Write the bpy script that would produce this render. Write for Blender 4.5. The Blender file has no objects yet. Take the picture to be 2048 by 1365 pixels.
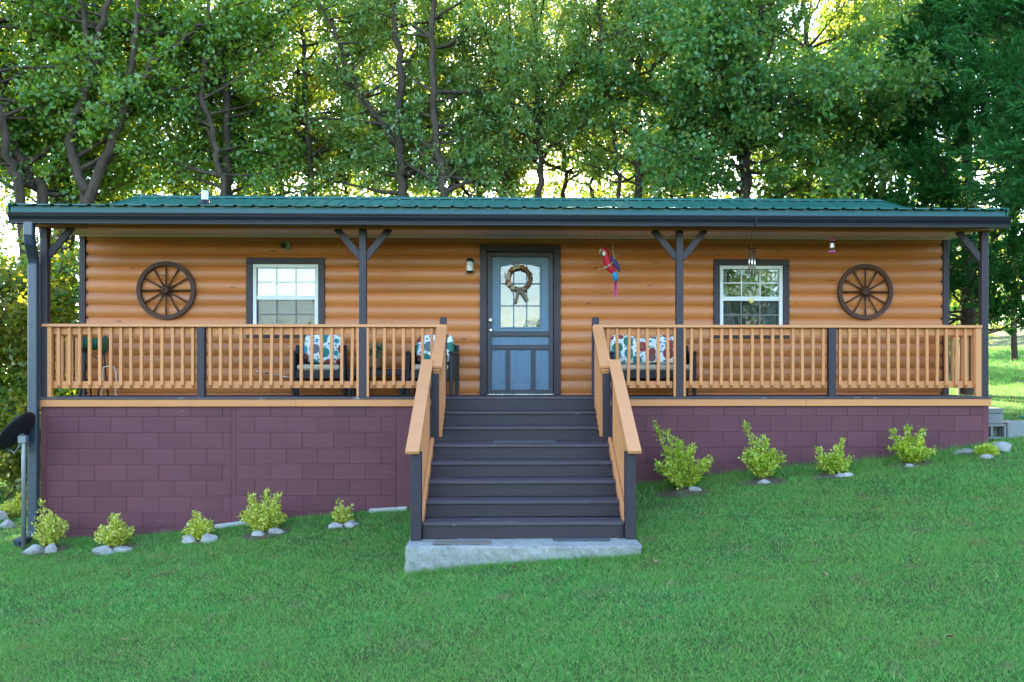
import bpy, bmesh, math, random
import numpy as np

random.seed(7)
rng = np.random.default_rng(7)
scene = bpy.context.scene
COL = scene.collection
R = math.radians

# ------------------------------------------------------------------ camera
FPX, PPX, PPY = 1750.0, 1057.6, 750.0          # focal length and principal point in pixels of a 2048 px wide frame
YAW = R(1.46)
CAM = np.array((0.0, -12.45, 0.285))
cam_data = bpy.data.cameras.new('camera')
cam = bpy.data.objects.new('camera', cam_data)
COL.objects.link(cam)
cam.location = CAM
cam.rotation_euler = (R(90), 0, -YAW)
cam_data.sensor_width = 36
cam_data.lens = FPX / 2048 * 36
cam_data.shift_x = -(PPX - 1024) / 2048
cam_data.shift_y = (PPY - 682.5) / 2048
cam_data.clip_start = 0.1
cam_data.clip_end = 3000
scene.camera = cam

# ------------------------------------------------------------------ sky, sun, exposure
SUN_EL, SUN_AZ = R(18.0), R(1.5)                # low sun behind the trees, a little right of the view axis (+Y)
world = bpy.data.worlds.new('World')
scene.world = world
world.use_nodes = True
nt = world.node_tree
bg = nt.nodes['Background']
sky = nt.nodes.new('ShaderNodeTexSky')
sky.sky_type = 'NISHITA'
sky.sun_disc = False
sky.sun_elevation = SUN_EL
sky.sun_rotation = SUN_AZ
sky.air_density = 1.0
sky.dust_density = 0.35
sky.ozone_density = 1.3
nt.links.new(sky.outputs[0], bg.inputs[0])
bg.inputs[1].default_value = 0.15
sun_data = bpy.data.lights.new('sun', 'SUN')
sun_data.energy = 5.0
sun_data.angle = R(0.5)
sun_data.color = (1.0, 0.86, 0.66)
sun = bpy.data.objects.new('sun', sun_data)
COL.objects.link(sun)
sun.rotation_euler = (R(90) - SUN_EL, 0, R(180) - SUN_AZ)
sun.location = (0, 30, 20)
scene.view_settings.view_transform = 'Standard'
scene.view_settings.look = 'None'
scene.view_settings.gamma = 1.0
scene.view_settings.use_curve_mapping = False
scene.view_settings.exposure = 3.2
scene.render.engine = 'CYCLES'
scene.cycles.use_denoising = True
scene.cycles.max_bounces = 8
scene.cycles.diffuse_bounces = 4
scene.cycles.transparent_max_bounces = 12
scene.cycles.caustics_reflective = False
scene.cycles.caustics_refractive = False
scene.cycles.sample_clamp_indirect = 6.0

# ------------------------------------------------------------------ measuring helpers (photograph pixel -> point on a known plane)
_FW = np.array((math.sin(YAW), math.cos(YAW), 0)); _RT = np.array((math.cos(YAW), -math.sin(YAW), 0)); _UP = np.array((0, 0, 1.0))
def ray(px, py):
    return _FW + _RT * ((px - PPX) / FPX) + _UP * ((PPY - py) / FPX)
def at(px, py, Y):
    d = ray(px, py)
    return CAM + d * ((Y - CAM[1]) / d[1])
_TX = [-400, -60, -25, -12, -7.5, -5.96, -4.75, -2.84, -1.28, 1.68, 4.1, 6.3, 9, 14, 22, 32, 60, 400]
_TZ = [-6, -3.4, -2.5, -2.12, -1.93, -1.85, -1.77, -1.58, -1.455, -1.15, -0.90, -0.65, -0.36, 0.2, 1.25, 2.7, 6.0, 30]
def terrain(x, y):
    x = np.asarray(x, float); y = np.asarray(y, float)
    z = np.interp(x, _TX, _TZ)
    z = z + np.interp(y, [-400, -40, -12, -6.0, -1.1, 6, 40, 400], [-3.5, -1.6, -0.70, -0.43, 0.0, 0.10, 0.35, 0.6])
    z = z - 0.07 * np.exp(-((x - 1.5) ** 2 + (y + 4.1) ** 2) / 0.9)
    return z + 0.018 * np.sin(x * 1.7 + y * 0.6) * np.cos(y * 1.3 - x * 0.4)
def ground_at(px, py):
    d = ray(px, py); d = d / np.linalg.norm(d)
    t = 3.0
    for _ in range(4000):
        p = CAM + d * t
        if p[2] < terrain(p[0], p[1]): break
        t += 0.01
    return np.array((p[0], p[1], float(terrain(p[0], p[1]))))

# ------------------------------------------------------------------ objects
def tag(o, label=None, cat=None, group=None, kind=None):
    if label: o['label'] = label
    if cat: o['category'] = cat
    if group: o['group'] = group
    if kind: o['kind'] = kind
    return o
def thing(name, loc, label, cat, group=None, rz=0.0):
    o = bpy.data.objects.new(name, None)
    o.empty_display_size = 0.1
    COL.objects.link(o)
    o.location = loc
    o.rotation_euler = (0, 0, rz)
    return tag(o, label, cat, group)
def origin_of(o):
    v = np.zeros(3)
    while o is not None:
        v += np.array(o.location); o = o.parent
    return v
def link(name, me, mat, parent=None, loc=(0, 0, 0)):
    if mat is not None and not me.materials: me.materials.append(mat)
    o = bpy.data.objects.new(name, me)
    COL.objects.link(o)
    if parent is not None: o.parent = parent
    o.location = loc
    return o
def np_mesh(name, V, F, smooth=False):
    """V (n,3), F (m,k) with a constant k"""
    me = bpy.data.meshes.new(name)
    V = np.ascontiguousarray(V, np.float32); F = np.ascontiguousarray(F, np.int32)
    k = F.shape[1]
    me.vertices.add(len(V)); me.vertices.foreach_set('co', V.ravel())
    me.loops.add(F.size); me.loops.foreach_set('vertex_index', F.ravel())
    me.polygons.add(len(F)); me.polygons.foreach_set('loop_start', np.arange(0, F.size, k, dtype=np.int32))
    me.polygons.foreach_set('loop_total', np.full(len(F), k, np.int32))
    if smooth: me.polygons.foreach_set('use_smooth', np.ones(len(F), bool))
    me.update(calc_edges=True)
    return me

def nrm(v):
    v = np.asarray(v, float); return v / (np.linalg.norm(v) + 1e-12)
class MB:
    def __init__(s): s.v = []; s.f = []; s.smooth = []
    def add(s, V, F, smooth=False):
        o = len(s.v)
        s.v.extend([tuple(map(float, p)) for p in V])
        for f in F: s.f.append([i + o for i in f]); s.smooth.append(smooth)
        return s
    def obox(s, c, ax, ay, az, h, b=0.003):
        """box at c with unit axes ax, ay, az, half sizes h and chamfer b"""
        c = np.asarray(c, float); A = (np.asarray(ax, float), np.asarray(ay, float), np.asarray(az, float))
        b = min(b, min(h) * 0.6)
        V = []; ix = {}
        for sx in (-1, 1):
            for sy in (-1, 1):
                for sz in (-1, 1):
                    S = (sx, sy, sz)
                    for k in range(3):
                        p = c.copy()
                        for j in range(3): p = p + A[j] * S[j] * (h[j] if j == k else h[j] - b)
                        ix[(S, k)] = len(V); V.append(p)
        F = []
        flip = np.dot(np.cross(A[0], A[1]), A[2]) < 0
        def put(f, n):
            P = [V[i] for i in f]
            m = np.cross(P[1] - P[0], P[2] - P[0])
            F.append(f if np.dot(m, n) > 0 else f[::-1])
        for k in range(3):
            i, j = [a for a in range(3) if a != k]
            for sk in (-1, 1):
                q = []
                for (a, d) in ((-1, -1), (1, -1), (1, 1), (-1, 1)):
                    S = [0, 0, 0]; S[k] = sk; S[i] = a; S[j] = d
                    q.append(ix[(tuple(S), k)])
                put(q, A[k] * sk)
            for a in (-1, 1):
                for d in (-1, 1):
                    S0 = [0, 0, 0]; S0[i] = a; S0[j] = d
                    S1 = list(S0); S0[k] = -1; S1[k] = 1
                    put([ix[(tuple(S0), i)], ix[(tuple(S1), i)], ix[(tuple(S1), j)], ix[(tuple(S0), j)]], A[i] * a + A[j] * d)
        for sx in (-1, 1):
            for sy in (-1, 1):
                for sz in (-1, 1):
                    S = (sx, sy, sz)
                    put([ix[(S, 0)], ix[(S, 1)], ix[(S, 2)]], A[0] * sx + A[1] * sy + A[2] * sz)
        return s.add(V, F)
    def box(s, x0, x1, y0, y1, z0, z1, b=0.003):
        return s.obox(((x0 + x1) / 2, (y0 + y1) / 2, (z0 + z1) / 2), (1, 0, 0), (0, 1, 0), (0, 0, 1),
                      (abs(x1 - x0) / 2, abs(y1 - y0) / 2, abs(z1 - z0) / 2), b)
    def bar(s, p, q, w, t, up=(0, 0, 1), b=0.003):
        """board from p to q; w across, t along 'up' made square to the axis"""
        p = np.asarray(p, float); q = np.asarray(q, float); a = nrm(q - p)
        side = nrm(np.cross(a, up)); u = np.cross(side, a)
        return s.obox((p + q) / 2, a, side, u, (np.linalg.norm(q - p) / 2, w / 2, t / 2), b)
    def tube(s, P, rad, n=8, caps=True, smooth=True):
        P = [np.asarray(p, float) for p in P]
        if np.isscalar(rad): rad = [rad] * len(P)
        V = []; F = []
        ref = np.array((0.31, 0.17, 0.93))
        for i, p in enumerate(P):
            a = nrm(P[min(i + 1, len(P) - 1)] - P[max(i - 1, 0)])
            u = np.cross(a, ref)
            if np.linalg.norm(u) < 0.05: u = np.cross(a, (1, 0, 0))
            u = nrm(u); w = np.cross(a, u)
            for k in range(n):
                t = 2 * math.pi * k / n
                V.append(p + rad[i] * (math.cos(t) * u + math.sin(t) * w))
        for i in range(len(P) - 1):
            for k in range(n):
                k2 = (k + 1) % n
                F.append([i * n + k, i * n + k2, (i + 1) * n + k2, (i + 1) * n + k])
        s.add(V, F, smooth)
        if caps:
            s.f.append([len(s.v) - len(V) + k for k in range(n)][::-1]); s.smooth.append(False)
            s.f.append([len(s.v) - n + k for k in range(n)]); s.smooth.append(False)
        return s
    def lathe(s, c, prof, n=16, axis='z', smooth=True):
        """prof: list of (radius, height) along axis"""
        V = []; F = []
        for (r, h) in prof:
            for k in range(n):
                t = 2 * math.pi * k / n
                a, d = r * math.cos(t), r * math.sin(t)
                V.append({'z': (c[0] + a, c[1] + d, c[2] + h), 'y': (c[0] + a, c[1] + h, c[2] - d), 'x': (c[0] + h, c[1] + a, c[2] + d)}[axis])
        m = len(prof)
        for i in range(m - 1):
            for k in range(n):
                k2 = (k + 1) % n
                F.append([i * n + k, i * n + k2, (i + 1) * n + k2, (i + 1) * n + k])
        s.add(V, F, smooth)
        s.f.append([len(s.v) - len(V) + k for k in range(n)][::-1]); s.smooth.append(False)
        s.f.append([len(s.v) - n + k for k in range(n)]); s.smooth.append(False)
        return s
    def ellipsoid(s, c, r, n=12, m=8, jit=0.0, rnd=None):
        V = []; F = []
        V.append((c[0], c[1], c[2] - r[2]))
        for i in range(1, m):
            ph = -math.pi / 2 + math.pi * i / m
            for k in range(n):
                t = 2 * math.pi * k / n
                j = 1 + (rnd.uniform(-jit, jit) if rnd else 0)
                V.append((c[0] + r[0] * j * math.cos(ph) * math.cos(t), c[1] + r[1] * j * math.cos(ph) * math.sin(t), c[2] + r[2] * j * math.sin(ph)))
        V.append((c[0], c[1], c[2] + r[2]))
        for k in range(n): F.append([0, 1 + (k + 1) % n, 1 + k])
        for i in range(m - 2):
            for k in range(n):
                a = 1 + i * n + k; b = 1 + i * n + (k + 1) % n
                F.append([a, b, b + n, a + n])
        t = len(V) - 1; o = 1 + (m - 2) * n
        for k in range(n): F.append([o + k, o + (k + 1) % n, t])
        return s.add(V, F, True)
    def prism(s, poly, y0, y1):
        """polygon in (x, z) extruded along y"""
        n = len(poly)
        V = [(p[0], y0, p[1]) for p in poly] + [(p[0], y1, p[1]) for p in poly]
        F = [list(range(n)), list(range(2 * n - 1, n - 1, -1))]
        for i in range(n):
            j = (i + 1) % n
            F.append([j, i, i + n, j + n])
        return s.add(V, F)
    def mesh(s, name, off=(0, 0, 0)):
        me = bpy.data.meshes.new(name)
        o = np.asarray(off, float)
        V = np.array(s.v) - o
        me.from_pydata(V.tolist(), [], s.f)
        me.polygons.foreach_set('use_smooth', np.array(s.smooth, bool))
        me.update()
        bm = bmesh.new(); bm.from_mesh(me); bmesh.ops.recalc_face_normals(bm, faces=bm.faces); bm.to_mesh(me); bm.free()
        return me
    def build(s, name, mat, parent=None, world=True):
        """world=True: vertices are world coordinates, the parent chain only translates"""
        me = s.mesh(name, origin_of(parent) if (world and parent is not None) else (0, 0, 0))
        return link(name, me, mat, parent)
    def solo(s, name, mat, label, cat, group=None, kind=None):
        """a top-level thing made of one mesh, its origin at the middle of its base"""
        V = np.array(s.v); c = (V.min(0) + V.max(0)) / 2; c[2] = V[:, 2].min()
        o = link(name, s.mesh(name, c), mat, None, c)
        return tag(o, label, cat, group, kind)
def place(name, me, mat, parent, world_loc, rot=None):
    """a copy that shares mesh data, put at a world location under a translated parent"""
    o = link(name, me, mat, parent, np.asarray(world_loc, float) - origin_of(parent))
    if rot is not None: o.rotation_euler = rot
    return o

# ------------------------------------------------------------------ materials
MATS = {}
def new_mat(name):
    m = bpy.data.materials.new(name); m.use_nodes = True
    n = m.node_tree.nodes; l = m.node_tree.links
    return m, n, l, n['Principled BSDF']
def setin(b, **kw):
    for k, v in kw.items():
        k = k.replace('_', ' ')
        if k in b.inputs: b.inputs[k].default_value = v
def coords(n, l, scale=(1, 1, 1), rnd=True):
    tc = n.new('ShaderNodeTexCoord'); mp = n.new('ShaderNodeMapping')
    l.new(tc.outputs['Object'], mp.inputs['Vector']); mp.inputs['Scale'].default_value = scale
    if rnd:
        oi = n.new('ShaderNodeObjectInfo'); mu = n.new('ShaderNodeVectorMath'); mu.operation = 'SCALE'
        co = n.new('ShaderNodeCombineXYZ')
        for i in range(3): l.new(oi.outputs['Random'], co.inputs[i])
        l.new(co.outputs[0], mu.inputs[0]); mu.inputs['Scale'].default_value = 37.0
        l.new(mu.outputs[0], mp.inputs['Location'])
    return mp.outputs[0]
def noise(n, l, vec, scale, detail=4, rough=0.55):
    t = n.new('ShaderNodeTexNoise'); t.inputs['Scale'].default_value = scale; t.inputs['Detail'].default_value = detail
    t.inputs['Roughness'].default_value = rough
    l.new(vec, t.inputs['Vector']); return t.outputs['Fac']
def ramp(n, l, fac, stops):
    r = n.new('ShaderNodeValToRGB'); e = r.color_ramp.elements
    while len(e) < len(stops): e.new(0.5)
    for i, (p, c) in enumerate(stops): e[i].position = p; e[i].color = (*c, 1)
    l.new(fac, r.inputs[0]); return r.outputs[0]
def mixc(n, l, fac, a, b, mode='MIX'):
    m = n.new('ShaderNodeMix'); m.data_type = 'RGBA'; m.blend_type = mode
    if hasattr(fac, 'is_linked') or hasattr(fac, 'links'): l.new(fac, m.inputs[0])
    else: m.inputs[0].default_value = fac
    for i, c in ((6, a), (7, b)):
        if isinstance(c, (tuple, list)): m.inputs[i].default_value = (*c, 1)
        else: l.new(c, m.inputs[i])
    return m.outputs[2]
def mul(c, k): return tuple(min(1.0, x * k) for x in c)
def bump(n, l, b, h, strength, dist=0.01):
    bp = n.new('ShaderNodeBump'); bp.inputs['Strength'].default_value = strength; bp.inputs['Distance'].default_value = dist
    l.new(h, bp.inputs['Height']); l.new(bp.outputs[0], b.inputs['Normal'])
def paint(name, col, rough=0.5, var=0.14, scale=(6, 6, 6), fine=(60, 60, 60), bmp=0.25, piece=0.06, wear=None, wear_amt=0.62, metallic=0.0, spec=0.32):
    """painted or stained surface: soft blotches, fine grain in the relief, small differences between pieces, optional worn spots"""
    m, n, l, b = new_mat(name)
    v = coords(n, l, scale); v2 = coords(n, l, fine)
    f1 = noise(n, l, v, 1.0, 5); f2 = noise(n, l, v2, 1.0, 4)
    c = ramp(n, l, f1, [(0.25, mul(col, 1 - var)), (0.75, mul(col, 1 + var))])
    c = mixc(n, l, 0.35, c, ramp(n, l, f2, [(0.3, mul(col, 1 - var * 1.3)), (0.7, mul(col, 1 + var))]))
    oi = n.new('ShaderNodeObjectInfo')
    hs = n.new('ShaderNodeHueSaturation'); mr = n.new('ShaderNodeMapRange')
    mr.inputs[3].default_value = 1 - piece; mr.inputs[4].default_value = 1 + piece
    l.new(oi.outputs['Random'], mr.inputs[0]); l.new(mr.outputs[0], hs.inputs['Value']); l.new(c, hs.inputs['Color'])
    c = hs.outputs[0]
    if wear:
        v3 = coords(n, l, (2.5, 7, 7)); f3 = noise(n, l, v3, 1.6, 8, 0.68)
        st = n.new('ShaderNodeMapRange'); st.inputs[1].default_value = wear_amt; st.inputs[2].default_value = wear_amt + 0.1
        l.new(f3, st.inputs[0])
        c = mixc(n, l, st.outputs[0], c, wear)
    l.new(c, b.inputs['Base Color'])
    rr = n.new('ShaderNodeMapRange'); rr.inputs[3].default_value = max(0.05, rough - 0.1); rr.inputs[4].default_value = min(1, rough + 0.14)
    l.new(f1, rr.inputs[0]); l.new(rr.outputs[0], b.inputs['Roughness'])
    setin(b, Metallic=metallic, Specular_IOR_Level=spec)
    if bmp: bump(n, l, b, f2, bmp, 0.004)
    return m
def leaf_mat(name, cols, trans, t_mix=0.42, gloss=0.05):
    """thin leaves: colour differs from leaf to leaf; light passes through yellower"""
    m = bpy.data.materials.new(name); m.use_nodes = True
    n = m.node_tree.nodes; l = m.node_tree.links
    n.remove(n['Principled BSDF'])
    g = n.new('ShaderNodeNewGeometry')
    k = len(cols)
    c = ramp(n, l, g.outputs['Random Per Island'], [((i + 0.5) / k, x) for i, x in enumerate(cols)])
    tcol = ramp(n, l, g.outputs['Random Per Island'], [((i + 0.5) / len(trans), x) for i, x in enumerate(trans)])
    d = n.new('ShaderNodeBsdfDiffuse'); l.new(c, d.inputs[0])
    t = n.new('ShaderNodeBsdfTranslucent'); l.new(tcol, t.inputs[0])
    mx = n.new('ShaderNodeMixShader'); mx.inputs[0].default_value = t_mix
    l.new(d.outputs[0], mx.inputs[1]); l.new(t.outputs[0], mx.inputs[2])
    gl = n.new('ShaderNodeBsdfGlossy'); gl.inputs['Roughness'].default_value = 0.42; gl.inputs[0].default_value = (0.9, 0.95, 1, 1)
    m2 = n.new('ShaderNodeMixShader'); m2.inputs[0].default_value = gloss
    l.new(mx.outputs[0], m2.inputs[1]); l.new(gl.outputs[0], m2.inputs[2])
    l.new(m2.outputs[0], n['Material Output'].inputs['Surface'])
    return m

CHAR = (0.034, 0.024, 0.032)
M_log = paint('stained_log', (0.46, 0.148, 0.038), 0.38, 0.08, (0.7, 6, 9), (5, 60, 90), 0.22, 0.14, spec=0.5)
def add_knots(m, dark):
    """scattered small knots in the wood"""
    n = m.node_tree.nodes; l = m.node_tree.links; b = n['Principled BSDF']
    src = b.inputs['Base Color'].links[0].from_socket
    v = coords(n, l, (1.6, 5.0, 5.6))
    t = n.new('ShaderNodeTexVoronoi'); t.inputs['Scale'].default_value = 1.25; l.new(v, t.inputs['Vector'])
    mr = n.new('ShaderNodeMapRange'); mr.inputs[1].default_value = 0.05; mr.inputs[2].default_value = 0.11; mr.inputs[3].default_value = 0.8; mr.inputs[4].default_value = 0.0
    l.new(t.outputs['Distance'], mr.inputs[0])
    l.new(mixc(n, l, mr.outputs[0], src, dark), b.inputs['Base Color'])
add_knots(M_log, (0.14, 0.035, 0.010))
M_rail = paint('tan_railing_paint', (0.56, 0.222, 0.085), 0.55, 0.07, (5, 5, 2), (60, 60, 9), 0.3, 0.06)
M_cap = paint('tan_rail_cap_paint', (0.58, 0.245, 0.105), 0.5, 0.06, (2, 6, 6), (9, 70, 70), 0.3, 0.04)
M_char = paint('charcoal_trim_paint', CHAR, 0.5, 0.12, (5, 5, 2), (70, 70, 12), 0.35, 0.08)
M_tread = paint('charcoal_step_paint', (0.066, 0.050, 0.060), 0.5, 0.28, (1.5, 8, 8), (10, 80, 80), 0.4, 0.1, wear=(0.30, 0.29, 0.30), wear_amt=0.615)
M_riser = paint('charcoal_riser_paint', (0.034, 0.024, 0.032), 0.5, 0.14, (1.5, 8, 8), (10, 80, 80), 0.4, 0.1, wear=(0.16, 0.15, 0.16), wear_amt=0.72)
M_block = paint('plum_block_paint', (0.122, 0.038, 0.047), 0.65, 0.20, (2.2, 3, 3), (110, 110, 110), 1.0, 0.09, wear=(0.20, 0.105, 0.115), wear_amt=0.64)
M_roof = paint('green_metal_roof', (0.014, 0.115, 0.095), 0.34, 0.08, (1, 1, 1), (8, 8, 8), 0.05, 0.03, spec=0.6)
M_gutter = paint('dark_aluminium_gutter', (0.008, 0.009, 0.014), 0.38, 0.1, (1, 3, 3), (4, 9, 9), 0.05, 0.03, spec=0.35)
M_spout = paint('slate_downspout', (0.030, 0.042, 0.066), 0.36, 0.08, (3, 3, 1), (9, 9, 3), 0.05, 0.03, spec=0.6)
M_soffit = paint('cream_vinyl_soffit', (0.80, 0.69, 0.74), 0.5, 0.05, (2, 2, 2), (9, 9, 9), 0.05, 0.03)
M_beam = paint('stained_beam', (0.36, 0.135, 0.04), 0.5, 0.15, (1, 6, 6), (5, 70, 70), 0.3)
M_white = paint('white_vinyl', (0.62, 0.63, 0.63), 0.35, 0.03, (4, 4, 4), (20, 20, 20), 0.05, 0.02)
M_blue = paint('blue_door_paint', (0.125, 0.225, 0.33), 0.4, 0.05, (2, 2, 2), (50, 50, 20), 0.1, 0.0)
M_screen = paint('dark_screen_frame', (0.042, 0.038, 0.048), 0.45, 0.08, (4, 4, 2), (50, 50, 9), 0.2)
M_wheel = paint('weathered_brown_wood', (0.062, 0.024, 0.014), 0.6, 0.25, (9, 9, 9), (60, 60, 60), 0.5, 0.1)
M_conc = paint('weathered_concrete', (0.42, 0.41, 0.38), 0.85, 0.22, (3, 3, 5), (40, 40, 40), 0.7, 0.05)
M_cinder = paint('grey_cinder_block', (0.20, 0.205, 0.20), 0.9, 0.15, (6, 6, 6), (90, 90, 90), 0.9, 0.1)
M_stone = paint('pale_limestone', (0.30, 0.285, 0.27), 0.9, 0.38, (9, 9, 9), (50, 50, 50), 0.9, 0.1)
M_room = paint('dim_room_wall', (0.16, 0.12, 0.09), 0.8, 0.1)
M_blind = paint('white_blind_slat', (0.78, 0.78, 0.76), 0.5, 0.03)
M_curtain = paint('grey_curtain', (0.42, 0.45, 0.48), 0.8, 0.08)
M_metal = paint('brushed_silver_metal', (0.62, 0.63, 0.65), 0.25, 0.05, metallic=1.0, bmp=0.05)
M_galv = paint('galvanised_steel', (0.24, 0.26, 0.28), 0.5, 0.15, metallic=0.6, bmp=0.1)
M_black = paint('black_plastic', (0.016, 0.016, 0.018), 0.4, 0.1, bmp=0.05)
M_dish = paint('dark_dish_paint', (0.010, 0.011, 0.014), 0.45, 0.1, bmp=0.05)
M_beige = paint('beige_cushion_fabric', (0.56, 0.47, 0.36), 0.9, 0.08, fine=(220, 220, 220), bmp=0.3)
M_bark = paint('grey_brown_bark', (0.060, 0.046, 0.036), 0.95, 0.6, (7, 7, 1.6), (40, 40, 6), 1.0, 0.25, spec=0.1)
M_bark2 = paint('pale_grey_bark', (0.17, 0.145, 0.125), 0.9, 0.35, (4, 4, 1.2), (26, 26, 5), 1.0, 0.2)
M_twig = paint('shrub_twig', (0.14, 0.10, 0.05), 0.9, 0.2)
M_mat = paint('grey_rubber_mat', (0.085, 0.085, 0.09), 0.9, 0.4, (40, 40, 40), (200, 200, 200), 0.8)
M_matbrown = paint('brown_fibre_mat', (0.17, 0.145, 0.12), 0.95, 0.45, (60, 60, 60), (300, 300, 300), 0.9)

def glass_mat():
    m = bpy.data.materials.new('window_glass'); m.use_nodes = True
    n = m.node_tree.nodes; l = m.node_tree.links; n.remove(n['Principled BSDF'])
    tr = n.new('ShaderNodeBsdfTransparent'); tr.inputs[0].default_value = (0.86, 0.89, 0.9, 1)
    gl = n.new('ShaderNodeBsdfGlossy'); gl.inputs['Roughness'].default_value = 0.015
    fr = n.new('ShaderNodeFresnel'); fr.inputs['IOR'].default_value = 1.6
    v = coords(n, l, (7, 7, 7)); f = noise(n, l, v, 1.0, 2)
    bp = n.new('ShaderNodeBump'); bp.inputs['Strength'].default_value = 0.05; bp.inputs['Distance'].default_value = 0.02
    l.new(f, bp.inputs['Height']); l.new(bp.outputs[0], gl.inputs['Normal'])
    mx = n.new('ShaderNodeMixShader')
    ad = n.new('ShaderNodeMath'); ad.operation = 'ADD'; ad.inputs[1].default_value = 0.03
    l.new(fr.outputs[0], ad.inputs[0]); l.new(ad.outputs[0], mx.inputs[0])
    l.new(tr.outputs[0], mx.inputs[1]); l.new(gl.outputs[0], mx.inputs[2])
    l.new(mx.outputs[0], n['Material Output'].inputs['Surface'])
    return m
M_glass = glass_mat()
def clear_mat(name, col, mixv=0.25):
    m = bpy.data.materials.new(name); m.use_nodes = True
    n = m.node_tree.nodes; l = m.node_tree.links; n.remove(n['Principled BSDF'])
    tr = n.new('ShaderNodeBsdfTransparent'); tr.inputs[0].default_value = (*col, 1)
    gl = n.new('ShaderNodeBsdfGlossy'); gl.inputs['Roughness'].default_value = 0.08
    mx = n.new('ShaderNodeMixShader'); mx.inputs[0].default_value = mixv
    l.new(tr.outputs[0], mx.inputs[1]); l.new(gl.outputs[0], mx.inputs[2])
    l.new(mx.outputs[0], n['Material Output'].inputs['Surface'])
    return m
M_clear = clear_mat('clear_plastic', (0.85, 0.82, 0.86), 0.3)
def mesh_screen_mat(fac=0.22, name='insect_screen', dc=(0.16, 0.18, 0.2)):
    """fine insect screen: half open grid too fine to resolve"""
    m = bpy.data.materials.new(name); m.use_nodes = True
    n = m.node_tree.nodes; l = m.node_tree.links; n.remove(n['Principled BSDF'])
    tr = n.new('ShaderNodeBsdfTransparent'); d = n.new('ShaderNodeBsdfDiffuse'); d.inputs[0].default_value = (*dc, 1)
    mx = n.new('ShaderNodeMixShader'); mx.inputs[0].default_value = fac
    l.new(tr.outputs[0], mx.inputs[1]); l.new(d.outputs[0], mx.inputs[2])
    l.new(mx.outputs[0], n['Material Output'].inputs['Surface'])
    return m
M_mesh = mesh_screen_mat()
M_halfscreen = mesh_screen_mat(0.5, 'dark_half_screen', (0.03, 0.035, 0.04))
# ================================================================== ground
def ground_mat():
    m, n, l, b = new_mat('lawn_soil_shade')
    v = coords(n, l, (1, 1, 1), False)
    f = noise(n, l, v, 0.7, 6); g = noise(n, l, v, 30, 5)
    c = ramp(n, l, f, [(0.3, (0.035, 0.075, 0.016)), (0.55, (0.055, 0.095, 0.022)), (0.75, (0.09, 0.085, 0.035))])  # brownish thatch, darkened so gaps between the blades read as shade
    c = mixc(n, l, 0.4, c, ramp(n, l, g, [(0.3, (0.025, 0.05, 0.012)), (0.7, (0.08, 0.11, 0.03))]))
    l.new(c, b.inputs['Base Color']); setin(b, Roughness=0.95, Specular_IOR_Level=0.15)
    bump(n, l, b, g, 0.8, 0.03)
    return m
xs = np.unique(np.concatenate([np.linspace(-400, -40, 19), np.linspace(-40, -14, 27), np.linspace(-14, 14, 113), np.linspace(14, 40, 27), np.linspace(40, 400, 19)]))
ys = np.unique(np.concatenate([np.linspace(-400, -40, 13), np.linspace(-40, -13, 28), np.linspace(-13, 8, 85), np.linspace(8, 40, 33), np.linspace(40, 400, 19)]))
gx, gy = np.meshgrid(xs, ys, indexing='ij')
V = np.stack([gx.ravel(), gy.ravel(), terrain(gx, gy).ravel()], 1)
ny = len(ys); ii, jj = np.meshgrid(np.arange(len(xs) - 1), np.arange(ny - 1), indexing='ij')
a = (ii * ny + jj).ravel()
F = np.stack([a, a + ny, a + ny + 1, a + 1], 1)
ground = link('ground', np_mesh('ground', V, F, True), ground_mat())
tag(ground, 'sloping green lawn around the cabin', 'lawn', kind='structure')

# ================================================================== the cabin
XL, XR = -5.98, 6.35                       # outer faces of the end walls
ZS = 2.24                                   # porch ceiling
DECK_Y = -1.14                              # front edge of the porch floor
cabin = thing('log_cabin', (0.2, 0.0, -1.45), 'orange log-sided cabin with long front porch and green metal roof', 'cabin')
def part(mb, name, mat, parent=None): return mb.build(name, mat, parent or cabin)
wx = lambda px: float(at(px, 700, 0.0)[0])
fx = lambda px, Y=DECK_Y: float(at(px, 760, Y)[0])

# openings: x0, x1, z0, z1
WZ0, WZ1 = 0.90, 1.845
W_L = (wx(507), wx(638), WZ0, WZ1)
W_R = (wx(1438), wx(1564), WZ0, WZ1)
D_O = (wx(974), wx(1107), 0.0, 2.03)
OPEN = [W_L, W_R, D_O]

# backing wall, pieced round the openings
wall = MB()
edges = sorted(OPEN)
x = XL + 0.06
for (x0, x1, z0, z1) in edges:
    wall.box(x, x0, 0.005, 0.12, -0.3, ZS + 0.3, 0.001)
    if z0 > 0: wall.box(x0, x1, 0.005, 0.12, -0.3, z0, 0.001)
    wall.box(x0, x1, 0.005, 0.12, z1, ZS + 0.3, 0.001)
    x = x1
wall.box(x, XR - 0.06, 0.005, 0.12, -0.3, ZS + 0.3, 0.001)
wall_o = part(wall, 'wall', M_log)
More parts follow.
